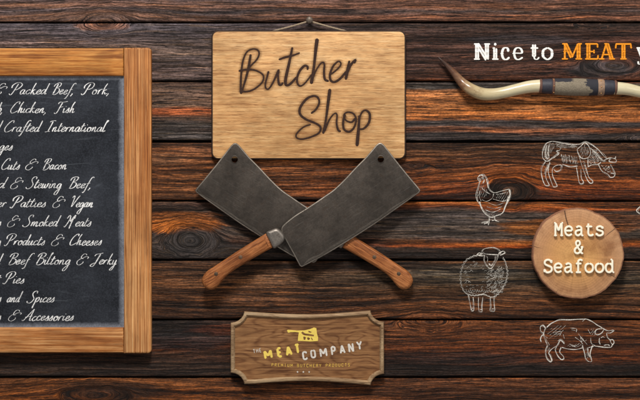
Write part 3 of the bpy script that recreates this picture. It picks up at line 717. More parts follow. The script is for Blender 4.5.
sheep = [(.8,[(150,65),(100,75),(60,100),(38,145),(32,200),(42,250),(65,280),(110,290),(160,285),(210,300),(250,270),(280,220),(290,170),(280,110),(265,80)]),
 [(150,45),(170,30),(210,25),(245,38),(255,60),(240,65),(170,60),(150,45)],(1.5,[(155,60),(135,55),(125,65),(150,72),(165,68)]),(1.4,[(240,60),(265,45),(275,55),(250,70)]),
 [(165,68),(165,100),(185,135),(200,142),(215,125),(235,90),(240,65)],(1.8,[(188,112),(199,126),(211,114)]),(.6,[(175,70),(182,90),(178,108)]),(.6,[(225,70),(220,95),(210,110)]),
 [(75,285),(85,340),(92,370),(105,372),(105,340),(100,300)],[(130,300),(130,350),(135,378),(150,378),(150,350),(155,300)],[(195,300),(200,350),(200,372),(220,375),(218,340),(220,290)],
 (1.8,[(94,362),(102,362)]),(1.8,[(138,370),(148,370)]),(1.8,[(205,366),(216,366)]),(.6,[(80,275),(140,285),(180,270)]),(.5,[(65,140),(75,132),(85,138)]),(.5,[(60,215),(70,208),(80,216)]),(.5,[(80,160),(92,152),(100,160)])]
def wool(pts, amp, n):
    P = resample(catmull(pts), 3.0); out = []
    L = [0]
    for i in range(1, len(P)): L.append(L[-1]+(P[i]-P[i-1]).length)
    for i, p in enumerate(P):
        d = (P[min(i+1, len(P)-1)]-P[max(i-1, 0)]).normalized(); nn = Vector((-d.y, d.x))
        out.append(tuple(p+nn*amp*abs(math.sin(L[i]*n))*(.6+.4*math.sin(i*.7))))
    return out
body = sheep[0][1]
sheep[0] = (.8, wool(body, 7, .16)); sheep.insert(1, (.5, [(x*.97+5, y*.97+6) for x, y in wool(body, 5, .2)]))
for _ in range(120):
    a = rs.uniform(0, 6.28); r = math.sqrt(rs.random()); x = 222+52*r*math.cos(a); y = 202+84*r*math.sin(a)
    if y < 150 and 160 < x < 235: continue
    t = rs.uniform(-.2, 1.3); l = rs.uniform(5, 11)
    sheep.append((.42, [(x-l*math.cos(t), y+l*math.sin(t)), (x+3, y+4), (x+l*math.cos(t), y-l*math.sin(t)), (x+l*1.2*math.cos(t)+3, y-l*math.sin(t)+5)]))
for _ in range(46):
    a = rs.uniform(0, 6.28); r = rs.uniform(.55, 1); x = 120+78*r*math.cos(a); y = 185+92*r*math.sin(a); l = rs.uniform(4, 8)
    sheep.append((.36, [(x-l, y), (x, y-l*.8), (x+l, y)]))
for k in range(16):
    x = 60+k*13; sheep.append((.45, [(x, 262+rs.uniform(-8, 8)), (x+6, 272+rs.uniform(0, 8)), (x+12, 262+rs.uniform(-8, 6))]))
pig = [(1.5,[(85,105),(120,75),(180,52),(260,50),(370,45)]),(1.3,[(345,62),(370,45),(410,60),(450,85),(490,110)]),(1.3,[(490,115),(450,120),(435,145),(455,160),(485,145),(500,118),(490,112)]),
 (1.2,[(500,118),(530,130),(570,125),(550,145),(520,145)]),(1.3,[(520,145),(525,175),(545,195),(565,195),(575,215),(560,235),(550,250),(510,250),(470,245),(430,240)]),[(545,195),(552,215),(565,232)],
 [(478,182),(492,172),(505,178)],[(470,180),(465,205),(472,228)],[(500,235),(525,230),(545,236)],(1.2,[(430,240),(390,252)]),(1.2,[(350,252),(300,265),(240,262),(195,250)]),
 (1.4,[(345,235),(360,290),(370,330),(390,352),(412,352),(408,325),(400,300),(410,260),(420,235)]),[(385,250),(388,300),(400,322)],
 (1.4,[(90,235),(75,280),(85,330),(110,355),(122,345),(110,310),(100,290),(125,260),(160,235),(185,200),(215,225)]),(1.4,[(160,240),(150,270),(165,310),(190,338),(210,335),(205,315),(180,285),(190,250)]),
 [(75,110),(62,150),(72,190),(90,235)],(1.4,[(78,112),(60,90),(40,100),(42,130),(65,150),(50,165),(40,190),(45,210)]),
 (.7,[(130,145),(190,135),(180,165)]),(.7,[(205,155),(215,190)]),(.8,[(255,110),(300,115),(300,140)]),(.8,[(290,175),(330,205),(350,230)]),(.9,[(315,150),(345,190),(380,230)]),(.8,[(385,120),(405,155)]),(.9,[(405,180),(410,220),(440,240)]),(.7,[(250,225),(290,240),(320,225)]),
 (.6,[(140,155),(185,150)]),(.6,[(265,122),(295,128)]),(.6,[(165,205),(190,190),(215,215)]),(.6,[(75,170),(95,185)]),(.6,[(95,210),(105,235)]),(.6,[(330,170),(340,215)]),(.6,[(260,235),(300,250)])]
for poly, an, stp in (([(80,120),(120,75),(150,60),(160,55),(100,62)], .7, 9), ([(105,265),(200,300),(260,290),(225,310),(170,316),(130,295)], .9, 9), ([(180,165),(282,145),(285,195),(262,235),(200,205)], .5, 12), ([(80,130),(95,100),(130,110),(160,160),(120,200),(80,200)], .3, 11)):
    chicken += hatch(poly, an, stp, 14, rh, .36)
for poly, an, stp in (([(85,160),(110,110),(190,75),(230,90),(200,150),(100,200)], .9, 15), ([(200,240),(300,255),(350,245),(340,215),(250,225)], 1.0, 12), ([(390,110),(430,100),(450,130),(440,200),(410,170)], .5, 12), ([(350,245),(385,250),(400,330),(375,335)], .2, 9), ([(85,240),(120,240),(100,290),(85,290)], .2, 9), ([(300,160),(380,180),(380,225),(340,215)], .8, 12)):
    pig += hatch(poly, an, stp, 22, rh, .36)
drawing('animal_drawing', 'white line drawing of a grazing horned bull, head down', bull, 535, 135, 7.02, 0.72)
drawing('animal_drawing', 'white line drawing of a hen facing left', chicken, 465, 168, 6.45, 0.75)
drawing('animal_drawing', 'white line drawing of a woolly sheep facing forward', sheep, 455, 243, 5.55, 0.66)
drawing('animal_drawing', 'white line drawing of a standing pig facing right', pig, 535, 313, 7.27, 0.74)
drawing('animal_drawing', 'tip of a white line drawing cut by the right edge', [[(648,203),(641,206),(636.6,210.5),(640,214),(646,217)]], 0, 0, 1, 0.9)

# slab-serif fairground letters: 'D' strokes are double (inline) strokes, 'L' single, with w
WEST = {
'N': (16, [('D',[(3.2,0),(3.2,16)],0),('D',[(3.2,16),(12.8,0)],0),('D',[(12.8,0),(12.8,16)],-1),('L',[(0,.6),(6,.6)],1.3),('L',[(0,15.7),(5,15.7)],1.3),('L',[(10,15.7),(16,15.7)],1.3),('L',[(1.2,8),(5.2,8)],1.1),('L',[(10.8,8),(14.8,8)],1.1)]),
'i': (6, [('D',[(3,0),(3,11.6)],0),('L',[(0,.6),(6.2,.6)],1.3),('L',[(.4,11.6),(3,11.6)],1.3),('L',[(1,6),(5,6)],1.1),('B',(3,15.4),1.6)]),
'c': (10, [('C',[(8.6,9.2),(6.6,11.8),(3.4,11.2),(1.8,6.2),(3.2,1.2),(6.4,.3),(9.4,2.6)],2.3),('B',(7.9,9.2),1.6),('L',[(.1,6.2),(3.4,6.2)],1.1)]),
'e': (11.5, [('C',[(3,6.6),(9.2,6.8),(8.6,10.6),(5.6,12),(2.9,10.4),(1.9,6.2),(3.4,1.2),(6.6,.3),(10.4,2.4)],2.1),('L',[(.1,6.2),(3.4,6.2)],1.1)]),
't': (9.5, [('D',[(3.8,3),(3.8,15.4)],0),('C',[(3.6,3.6),(4.6,.8),(7,.5),(9,2.6)],1.6),('L',[(.2,11.6),(8,11.6)],1.4),('L',[(1.8,6),(5.8,6)],1.1)]),
'o': (13, [('O',[(6.5,12),(2.6,9.6),(1.9,6.1),(2.6,2.6),(6.5,.3),(10.4,2.6),(11.1,6.1),(10.4,9.6)],2.4),('L',[(.2,6.1),(3.4,6.1)],1.1),('L',[(9.8,6.1),(12.8,6.1)],1.1)]),
'M': (20.6, [('L',[(3.2,0),(3.2,16)],1.6),('D',[(3.6,16),(10.3,2)],0),('L',[(10.3,2),(16.4,16)],1.4),('D',[(17,0),(17,16)],0),('L',[(0,.6),(6.4,.6)],1.3),('L',[(.4,15.7),(4.6,15.7)],1.3),('L',[(13.6,.6),(20.6,.6)],1.3),('L',[(16,15.7),(20.4,15.7)],1.3),('L',[(1.6,8),(5,8)],1.1),('L',[(15,8),(19,8)],1.1)]),
'E': (13.6, [('D',[(3.4,0),(3.4,16)],0),('L',[(0,15.6),(12.6,15.6)],1.4),('L',[(0,.6),(13,.6)],1.4),('L',[(3.4,8),(9,8)],1.3),('L',[(12.4,15.8),(12.6,11.8)],1.4),('L',[(12.8,.4),(13.1,4.6)],1.4),('L',[(9,10),(9,6)],1.3),('L',[(1.2,8),(3.4,8)],1.1)]),
'A': (16, [('L',[(2.8,0),(7.6,16)],1.5),('D',[(8.2,16),(13,0)],0),('L',[(0,.6),(5.8,.6)],1.3),('L',[(10,.6),(16.2,.6)],1.3),('L',[(4,5),(11,5)],1.3),('L',[(5.4,15.7),(9,15.7)],1.3)]),
'T': (16, [('D',[(8,0),(8,16)],0),('L',[(0,15.5),(16,15.5)],1.5),('L',[(.7,15.6),(.2,11)],1.4),('L',[(15.3,15.6),(15.8,11)],1.4),('L',[(4.6,.6),(11.4,.6)],1.3),('L',[(6,8),(10,8)],1.1)]),
'y': (12, [('D',[(2.4,11.8),(6.4,1.4)],0),('L',[(9.8,11.8),(6.2,0)],1.4),('C',[(6.4,.6),(5,-3.6),(2.6,-4.6),(1.4,-3.2)],1.5),('B',(1.9,-2.8),1.3),('L',[(0,11.6),(5,11.6)],1.3),('L',[(7.6,11.6),(12,11.6)],1.3)]),
}
def west(name, mat, items, base, label, sy=1.0):
    mb = MB(320, 200)
    hf = wall_h
    for c, x0, x1 in items:
        a, sts = WEST[c]; k = (x1-x0)/a
        for st in sts:
            f = lambda p: (x0+p[0]*k, base-p[1]*sy)
            if st[0] == 'B': cx, cy = f(st[1]); mb.ribbon([(cx-.3, cy), (cx+.3, cy)], st[2]*2, 0.4, 0.3, smooth=False, hf=hf, step=.2); mb.ribbon([(cx-st[2]+.3, cy), (cx+st[2]-.3, cy)], st[2]*1.9, 0.42, 0.3, smooth=False, hf=hf, step=.25)
            elif st[0] == 'L': mb.ribbon([f(p) for p in st[1]], st[2]*1.25, 0.4, 0.3, smooth=False, hf=hf, step=.5)
            elif st[0] == 'C': mb.ribbon([f(p) for p in st[1]], st[2], 0.4, 0.3, hf=hf, step=.5, wf=lambda t, d: 0.55+0.6*abs(d.y))
            elif st[0] == 'O': mb.ribbon([f(p) for p in st[1]]+[f(st[1][0])], st[2], 0.4, 0.3, hf=hf, step=.5, closed=False, wf=lambda t, d: 0.55+0.6*abs(d.y))
            elif st[0] == 'D':
                p, q = Vector(f(st[1][0])), Vector(f(st[1][1])); d = (q-p).normalized(); n = Vector((-d.y, d.x))
                for sgn in (-1, 1): mb.ribbon([tuple(p+n*sgn*1.12), tuple(q+n*sgn*1.12)], 2.0, 0.4, 0.3, smooth=False, hf=hf, step=.5)
    return mb.build(name, mat, wall, label)
west('painted_lettering', M_white, [('N',473.8,490.2),('i',492,498.4),('c',500.2,510.2),('e',512.2,524),('t',530.2,539.8),('o',541,553.9)], 59.8, 'white slab-serif words reading Nice to')
west('painted_lettering', M_orange, [('M',561.6,582.2),('E',585,598.6),('A',598.6,614.9),('T',615.4,631.4)], 59.6, 'orange slab-serif word reading MEAT')
west('painted_lettering', M_white, [('y',636.3,648.3)], 59.6, 'white slab-serif letter y cut by the right edge')

# ------------------------------------------------------------------ CHALKBOARD
fst = [(0.0, col((112, 60, 18))), (.3, col((166, 98, 38))), (.6, col((200, 134, 64))), (1.0, col((222, 168, 98)))]
fst2 = [(0.0, col((136, 76, 32))), (.35, col((184, 116, 58))), (.65, col((216, 156, 98))), (1.0, col((230, 182, 126)))]
M_rail = mat_wood('pine_rail', fst, 'x', 7, .006, .06, .26, lines=.35, seed=6, ring=.9, pores=.3)
M_rail2 = mat_wood('pine_rail_pale', fst2, 'x', 9, .005, .06, .24, lines=.5, seed=4, ring=.5, pores=.3)
M_stile = mat_wood('pine_stile', [(p, c) for p, c in fst2], 'z', 3, .003, .08, .24, lines=1.0, seed=2, lf=.34, ring=.2, pores=.3)
cb = empty('chalkboard', 7, 201.5, 1)
tag(cb, 'large pine-framed chalkboard menu covered in white script, at the left', 'chalkboard')
def cbm(): return MB(7, 201.5)
H0 = 0.1; HF = 10
cbm().slab(dense(rrect(-110.2, 49, 124.4, 76.6, 1.2, 3, (1, 0, 0, 0)), 12), H0, HF-.6, 1.6, 4, back_bevel=.3).build('top_rail', M_rail, cb)
cbm().slab(dense([(-110.2, 326.8), (124.4, 326.8), (124.4, 352), (-110.2, 352)], 12), H0, HF-.6, 1.6, 4, back_bevel=.3).build('bottom_rail', M_rail2, cb)
cbm().slab(rrect(124.8, 48.6, 152, 352.4, 3.4, 5, (0, 1, 1, 0)), H0, HF, 1.6, 4, back_bevel=.3).build('stile', M_stile, cb)
cbm().slab(rrect(-138, 48.6, -110.6, 352.4, 3.4, 5, (1, 0, 0, 1)), H0, HF, 1.6, 4, back_bevel=.3).build('stile', M_stile, cb)
slate = cbm().slab([(-110.9, 76.2), (125.1, 76.2), (125.1, 327.2), (-110.9, 327.2)], H0+.3, 6.2, .1, 1).build('slate_panel', mat_slate(), cb)
M_ch = mat_chalk('white_chalk', (255, 255, 255), 0.55, 1.2)
LINES = [(94.6, [('&',-5,7),('Packed',10,49.5),('Beef,',51.5,76),('Pork,',82,112.5)]),
 (113.2, [('b,',-2.6,5.2),('Chicken,',10,49.5),('Fish',55,77)]),
 (131.9, [('d',-4,2),('Crafted',4,42.5),('International',46,107.5)]),
 (150.5, [('ages',-5.5,15)]), (169.6, [('Cuts',1,22),('&',26,37.5),('Bacon',42,69)]),
 (188.2, [('nd',-8,8.2),('&',11,22.6),('Stewing',27,64),('Beef,',68,94)]),
 (207, [('er',-2,8.5),('Patties',11,48.5),('&',53,64.6),('Vegan',70,95)]),
 (226.2, [('ts',-6,3.6),('&',8,19.6),('Smoked',24,60.5),('Meats',65,93.5)]),
 (245, [('y',-3.4,2.8),('Products',5,47.5),('&',52,63.6),('Cheeses',69,104)]),
 (264.2, [('d',-4,2.6),('Beef',7.5,32),('Biltong',35,73),('&',77,87.6),('Jerky',91.5,119)]),
 (283, [('t',-3,2),('Pies',4,27)]), (301.8, [('s',-2,3.2),('and',7,22),('Spices',28,57)]),
 (320.2, [('ts',-6,3.6),('&',9,21),('Accessories',23,76)])]
SAY = ['& Packed Beef, Pork,','b, Chicken, Fish','d Crafted International','ages','Cuts & Bacon','nd & Stewing Beef,','er Patties & Vegan','ts & Smoked Meats','y Products & Cheeses','d Beef Biltong & Jerky','t Pies','s and Spices','ts & Accessories']
for (base, words), say in zip(LINES, SAY):
    mb = cbm()
    for wtxt, a, b in words: script_word(mb, wtxt, a+.4, b, base, 6.24)
    mb.build('chalk_line', M_ch, slate, 'chalk script line reading '+say)

# ------------------------------------------------------------------ HANGING BOARD "Butcher Shop"
sg = empty('hanging_sign', 309, 95, 1.1)
tag(sg, 'rounded pale wooden board with burnt script, hung from a cord', 'sign')
bst = [(0.0, col((158, 106, 62))), (.3, col((196, 146, 94))), (.6, col((214, 168, 114))), (1.0, col((232, 194, 144)))]
M_board = mat_wood('pale_beech', bst, 'x', 6, .009, .05, .26, knotty=.5, seed=7, ring=.28, pores=.5)
M_edge = mat_plain('dark_brown_edge', (52, 36, 26), .8, mottled=.3)  # dark brown on the board's sides and rounded edges
def sgm(): return MB(309, 95)
board = sgm().slab(dense(rrect(211.6, 30.6, 405.8, 159.6, 7, 8), 8), 0.1, 4.4, 1.5, 3, m_front=0, m_side=1, back_bevel=.6).build('board', [M_board, M_edge], sg)
M_ink = mat_plain('burnt_lettering', (52, 30, 20), .85, mottled=.55, scale=.7)
def mat_scorch():
    m = NT('scorched_wood'); f = m.n('ShaderNodeAttribute', {'attribute_name': 'scorch'}).outputs['Fac']
    nz = m.noise(m.vmul(m.grid(), (0.25, 0.6, 0.6)), 1, 4, 0.7)
    return m.set(Base_Color=col((92, 56, 30)), Roughness=0.8, Specular_IOR_Level=0.1, Alpha=m.math('MULTIPLY', m.math('MULTIPLY', f, 0.62), m.mapr(nz, 0.3, 0.6, 0.5, 1.0)))
M_scorch = mat_scorch()
def zs(pts, zx, zy, k): return [(zx+x/k, zy+y/k) for x, y in pts]
def brush(words, name, say):
    mb = sgm()
    for j, (pts, z, wd) in enumerate(words):
        mb.ribbon(zs(pts, *z), wd*1.12, 4.42+.01*j, .2, step=.5, wf=lambda t, d: .86+.18*math.sin(5*t+j)+.12*max(0, d.y))
    mb.build(name, M_ink, board, say)
    hb = sgm(); al = []
    for j, (pts, z, wd) in enumerate(words):
        P = resample(catmull(zs(pts, *z)), 1.2); rows = []; T = len(P)
        for i, p in enumerate(P):
            d = (P[min(T-1, i+1)]-P[max(0, i-1)]).normalized(); nn = Vector((-d.y, d.x)); e = min(1, min(i, T-1-i)/3+.3)
            rows.append([hb.pt(*(p+nn*u*3.6*e), 4.405+.001*j+.004*(1-abs(u))) for u in (-1, -.55, 0, .55, 1)]); al += [0, .35*e, 1*e, .35*e, 0]
        for i in range(T-1):
            for k in range(4): hb.face([rows[i][k], rows[i+1][k], rows[i+1][k+1], rows[i][k+1]])
    ho = hb.build('scorch_stain', M_scorch, board)
    at = ho.data.attributes.new('scorch', 'FLOAT', 'POINT'); at.data.foreach_set('value', al)
za = (234, 44, 6.667); zb = (285, 34, 8.0); zc = (292, 84, 6.06)
brush([([(113,70),(105,120),(95,175),(75,250),(48,335)], za, 2.3),
 ([(48,335),(46,280),(50,200),(60,120),(85,58),(125,36),(160,44),(168,72),(150,110),(112,148),(96,172)], za, 2.1),
 ([(32,182),(90,172),(150,180),(195,210),(190,255),(140,300),(90,318),(38,315)], za, 2.1),
 ([(232,182),(222,220),(210,270),(215,298),(235,298),(265,250),(300,172)], za, 2.1), ([(300,170),(295,220),(300,265),(312,275),(330,258)], za, 2.1),
 ([(60,108),(35,230),(8,350),(5,398),(20,412),(50,395),(95,345)], zb, 2.6), ([(-50,208),(0,190),(60,175),(120,153)], zb, 2.1),
 ([(180,290),(180,264),(155,258),(120,295),(98,350),(100,395),(122,418),(160,395),(215,325)], zb, 2.1),
 ([(258,38),(246,130),(231,270),(210,402)], zb, 3.1), ([(212,390),(240,310),(280,245),(305,230),(315,252),(312,310),(320,365),(350,380)], zb, 2.1),
 ([(365,325),(400,300),(438,262),(446,236),(425,222),(385,260),(360,325),(365,372),(395,386),(440,360),(492,300)], zb, 2.1),
 ([(515,215),(500,290),(485,368)], zb, 2.5), ([(494,325),(520,260),(548,222),(564,210),(552,238)], zb, 2.3)],
 'burnt_lettering', 'dark brush script word reading Butcher')
brush([([(115,180),(145,155),(165,115),(155,82),(125,75),(85,95),(50,145),(50,185),(85,215),(140,238),(172,262),(165,295),(120,320),(60,335),(28,325),(30,300),(70,262),(115,245)], zc, 2.2),
 ([(230,30),(218,120),(205,220),(188,303)], zc, 2.8), ([(195,290),(225,220),(255,182),(272,187),(270,240),(280,280),(297,288)], zc, 2.1),
 ([(386,206),(360,232),(325,220),(314,190),(335,172),(370,180),(388,215),(375,265),(345,290),(315,275),(310,230),(322,185)], zc, 2.2),
 ([(408,190),(402,280),(393,378)], zc, 2.9), ([(405,215),(425,170),(450,162),(470,185),(465,235),(435,270),(405,275)], zc, 2.1)],
 'burnt_lettering', 'dark brush script word reading Shop')
M_cord = mat_plain('tan_cord', (150, 132, 110), .85, mottled=.35, scale=1.5, bump=.0003)
mb = sgm()
for s_ in (-1, 1):
    mb.tube([(309.5+s_*(0.6+36.2*t), 21.6+9.8*t+0.35*math.sin(math.pi*t), 4.6-2.0*t, .85+.09*math.sin(t*70)) for t in [k/40 for k in range(41)]], 8)
mb.ribbon(arc(309.5, 20.8, 2.0, 150, 390, 10), 1.1, 4.4, .5)
mb.build('hanging_cord', M_cord, sg)
nl = empty('nail', 309.5, 20.6, 0); tag(nl, 'round-headed nail carrying the cord above the hanging board', 'nail')
M_nail = mat_plain('aged_iron', (104, 92, 82), .5, .5, .25, .8)
n_ = MB(309.5, 20.6)
prof = [(-6, 1.0), (6.2, 1.0), (6.3, 3.2), (7.0, 3.5), (7.9, 2.8), (8.4, 1.4), (8.5, .05)]
def turned(mb, cx, cy, prof, n=20, m=0):
    rg = [[mb.pt(cx+r*math.cos(2*math.pi*k/n), cy+r*math.sin(2*math.pi*k/n), h) for k in range(n)] for h, r in prof]
    for i in range(len(rg)-1):
        for k in range(n): j = (k+1) % n; mb.face([rg[i][k], rg[i][j], rg[i+1][j], rg[i+1][k]], m)
    mb.face(rg[0], m); mb.face(rg[-1], m)
turned(n_, 309.5, 20.6, prof[:2]); n_.build('shank', M_nail, nl)
n_ = MB(309.5, 20.6); turned(n_, 309.5, 20.6, [(6.2, .9)]+prof[2:]); n_.build('head', M_nail, nl)

# ------------------------------------------------------------------ CLEAVERS
def chain(*segs):
    out = []
    for s_ in segs: out += s_
    return out
blade_o = chain([(378.4, 143.4), (381, 143.4), (384, 146)], [(400, 166.4), (410, 178.6)], [(418, 188), (419.6, 190.6), (418.4, 193)],
 [tuple(p) for p in catmull([(412, 197.6), (390.6, 212.8), (373, 225), (355.6, 236.2), (340, 245.8), (325, 254.8), (311, 262.2), (304, 265.8)], n=4)],
 [(301.6, 266.8), (299.6, 265.4)], [(293, 253), (286.5, 241.4), (282.2, 233.6)], [tuple(p) for p in catmull([(281.2, 229.2), (283.6, 224.8), (294, 216.2), (305, 209.2), (316, 202), (325, 195.8), (333.7, 189.6), (344, 179.8), (355.6, 167.4), (366, 157)], n=4)], [(375.8, 145.4)])
handle_o = [tuple(p) for p in catmull([(273.2, 247.2), (262, 253.4), (250, 260.4), (238, 267.6), (230.4, 272.8), (225.2, 277.6), (220.8, 283), (216.4, 287.6), (211.4, 289.2), (206, 287.2), (202.8, 281.6), (203.8, 276), (208, 270.8), (216, 265.4), (227.5, 257.8), (238, 250.8), (248, 244.6), (258, 238.4), (266.4, 233.2)], n=4)]
bol_o = [tuple(p) for p in catmull([(266.2, 233), (271, 230), (276, 228.2), (280, 229.6), (284, 234), (285, 238.4), (283, 242.4), (278.6, 246), (273.8, 248.2), (269.6, 241)], closed=True, n=3)]
hst = [(0.0, col((84, 42, 20))), (.35, col((150, 88, 46))), (.7, col((186, 120, 70))), (1.0, col((208, 146, 94)))]
def cleaver(mir, hb, label, seed):
    cx, cy = 307.6, 225
    mx = (lambda L: [(2*307.6-x, y) for x, y in L]) if mir else (lambda L: L)
    root = empty('cleaver', cx, cy, hb); tag(root, label, 'cleaver', 'crossed meat cleavers')
    def B(): return MB(cx, cy)
    M_bl = mat_steel('dark_steel_blade', (92, 84, 77), seed, math.radians(32 if not mir else -32))
    M_ed = mat_steel('rubbed_steel_edge', (176, 166, 154), seed+3)
    M_gr = mat_steel('ground_steel', (104, 96, 88), seed+4)
    M_bo = mat_steel('worn_bolster_steel', (142, 134, 126), seed+5)
    M_ha = mat_wood('worn_handle_wood', hst, 'x', 4, .012, .09, .35, rot=math.radians(32 if not mir else -32), knotty=.7, seed=seed, rough=.45)
    M_rv = mat_steel('rivet_steel', (120, 98, 80), seed+9)
    bl = B()
    bo = [(x, 256+(y-256)*.62) if mir and y > 256 and x < 312 else (x, y) for x, y in blade_o]
    bl.slab(mx(bo), -1.2, 1.2, 1.1, 4, holes=[mx(circ(380.2, 159.8, 3.2, 20))], back_bevel=.5, m_side=1)
    bl.build('blade', [M_bl, M_ed], root, recalc=True, sharp=.9)
    lo = catmull([(416, 194), (390.6, 212.4), (373, 224.6), (355.6, 235.8), (340, 245.4), (325, 254.4), (311, 261.8), (303.5, 265.2)], n=6)
    if mir: lo = lo[:-6]
    g_ = B(); ra = []
    for q, p in enumerate(lo):
        d_ = (lo[min(q+1, len(lo)-1)]-lo[max(q-1, 0)]).normalized(); nn = Vector((d_.y, -d_.x))*(1 if True else 1)
        if nn.y > 0: nn = -nn
        wv = (2.9+.5*math.sin(q*.55)+.3*math.sin(q*1.7))*min(1, q/6, (len(lo)-1-q)/6)
        pp = [p+nn*.9, p+nn*(wv*.6+.9), p+nn*(wv+.9)]
        pp = [tuple(v) for v in pp]; pp = mx(pp)
        ra.append([g_.pt(pp[0][0], pp[0][1], 1.12), g_.pt(pp[1][0], pp[1][1], 1.27), g_.pt(pp[2][0], pp[2][1], 1.19)])
    for q in range(len(ra)-1):
        for k in range(2): g_.face([ra[q][k], ra[q+1][k], ra[q+1][k+1], ra[q][k+1]])
    g_.build('ground_edge', M_gr, root)
    e = B(); e.slab(mx(circ(380.2, 159.8, 4.0, 24)), 1.0, 1.5, .3, 2, holes=[mx(circ(380.2, 159.8, 3.2, 24))]).build('hole_rim', M_bl, root)
    b2 = B(); b2.slab(mx(bol_o), -5.2, 5.4, 3.2, 5, back_bevel=3); b2.build('bolster', M_bo, root, sharp=1.2)
    hm = B(); hm.slab(mx(handle_o), -4.9, 4.9, 3.8, 6, back_bevel=3.4); h_ = hm.build('handle', M_ha, root, sharp=1.4)
    for (rx, ry) in ((241.2, 256.8), (217.0, 273.4)):
        (rx, ry), = mx([(rx, ry)])
        r_ = B(); turned(r_, rx, ry, [(-4.6, 2.2), (4.6, 2.2), (5.1, 1.9), (5.35, .9), (5.4, .05)], 16); r_.build('rivet', M_rv, h_)
    return root
cleaver(True, 7.5, 'rear cleaver of the crossed pair, blade at upper left under the other', 1)
cleaver(False, 14.6, 'front cleaver of the crossed pair, blade at upper right lying on top', 2)

# ------------------------------------------------------------------ NOTCHED PLAQUE
pq = empty('notched_plaque', 307.4, 347.2, .2)
tag(pq, 'brown wooden plaque with pale rim, concave corners, yellow and white lettering', 'plaque')
def pqm(): return MB(307.4, 347.2)
def plaque_outline(d):
    """d = inset from the outer edge"""
    tl = [(231.0, 322.6), (235.4, 321.8), (238.8, 320.2), (241.6, 317.8), (243.6, 314.7), (244.6, 311.2)]
    top = [(244.6+(370.2-244.6)*k/12, 311.2-1.0*k/12+3.4*math.sin(math.pi*k/12)) for k in range(1, 12)]
    tr = [(614.8-x, y-.9) for x, y in reversed(tl)]
    q = tl+top+tr
    br = [(x, 694.9-y) for x, y in reversed(tr)]
    bot = [(370.2-(370.2-244.6)*k/12, 384.4-.4*k/12-3.9*math.sin(math.pi*k/12)) for k in range(1, 12)]
    bl = [(x, 694.6-y) for x, y in reversed(tl)]
    q = [Vector(p) for p in q+br+bot+bl]; n = len(q); out = []
    for i in range(n):
        a = (q[i]-q[i-1]).normalized(); b = (q[(i+1) % n]-q[i]).normalized()
        na = Vector((-a.y, a.x)); nb = Vector((-b.y, b.x)); v = (na+nb).normalized(); v = v/max(.62, v.dot(na))
        out.append(tuple(q[i]+v*d))
    return out
pst = [(0.0, col((80, 50, 28))), (.3, col((122, 82, 48))), (.6, col((148, 104, 64))), (1.0, col((178, 134, 90)))]
M_pp = mat_wood('walnut_panel', pst, 'x', 15, .009, .08, .2, seed=13, ring=.95, pores=.35)
M_rim = mat_wood('limed_rim', [(0, col((124, 96, 70))), (.5, col((166, 136, 102))), (1, col((198, 172, 136)))], 'x', 3, .01, .09, .25, seed=3)
outer = plaque_outline(0); inner = plaque_outline(4.2)
rim = pqm(); n = len(outer)
# moulded rim: rings from the outside wall, over a rounded top, down into the panel
prf = [(0, 1.3), (0, 7.2), (.35, 8.3), (1.1, 8.8), (2.9, 8.7), (3.4, 7.9), (4.3, 6.9), (4.4, 5)]
rg = []
for ins, h in prf:
    pl = plaque_outline(ins); rg.append([rim.pt(x, y, h) for x, y in pl])
for i in range(len(rg)-1):
    for k in range(len(rg[0])): j = (k+1) % len(rg[0]); rim.face([rg[i][k], rg[i][j], rg[i+1][j], rg[i+1][k]])
for k in range(len(rg[0])): j = (k+1) % len(rg[0]); rim.face([rg[-1][k], rg[-1][j], rg[0][j], rg[0][k]])
rim.build('rim', M_rim, pq)
panel = pqm().slab(plaque_outline(4.1), 1.6, 6.2, .1, 1).build('panel', M_pp, pq)
M_yel = mat_chalk('worn_yellow_paint', (248, 218, 108), .15, .9); M_pw = mat_chalk('worn_white_paint', (232, 226, 216), .25, .9); M_gold = mat_chalk('faded_gold_paint', (236, 196, 96), .3, .9)
z6 = lambda L: zs(L, 284, 325, 16)
lg = pqm().slab(z6([(50,78),(60,112),(75,118),(110,108),(180,106),(238,114),(226,190),(222,248),(300,250),(420,258),(542,250),(546,192),(528,130),(518,46),(482,34),(420,58),(330,80),(200,82),(65,70)]), 6.1, 6.45, .12, 1,
   holes=[z6([(275,118),(300,98),(335,128),(410,138),(480,150),(476,176),(400,168),(330,158),(300,146)]), z6([(385,88),(412,92),(442,104),(430,120),(398,112)]), z6([(308,182),(330,178),(352,192),(340,232),(316,230)]), z6([(368,198),(392,190),(420,206),(400,236),(376,226)]), z6([(432,200),(446,196),(462,232),(450,240)])])
lg.build('emblem', M_yel, panel, 'yellow emblem of a cleaver with a cow cut out of it')
mb = pqm()
for c, x0, x1, y0, y1 in (('M',263.8,272.6,349,359),('E',276.2,283,346.7,357.2),('A',285.4,292.2,345,355.8),('T',294.4,300.6,343.2,353.8)):
    cap_letter(mb, c, (x0+x1)/2, (y0+y1)/2, (x1-x0)-2.1, (y1-y0)-2.3, -10, 2.6, 6.25, .2)
mb.build('painted_word', M_yel, panel, 'yellow capitals reading MEAT')
mb = pqm()
for c, x0, x1, y0, y1 in (('C',301.9,307.8,350.6,359.8),('O',310,316.3,349,358),('M',319.4,327.3,347,357),('P',330.3,336.3,345.4,355.4),('A',339.2,345.2,343.8,353.8),('N',347.5,354.2,342,352.5),('Y',356,362.5,340,350)):
    cap_letter(mb, c, (x0+x1)/2, (y0+y1)/2, (x1-x0)-1.8, (y1-y0)-2.0, -8, 1.95, 6.25, .2)
mb.build('painted_word', M_pw, panel, 'white capitals reading COMPANY')
mb = pqm()
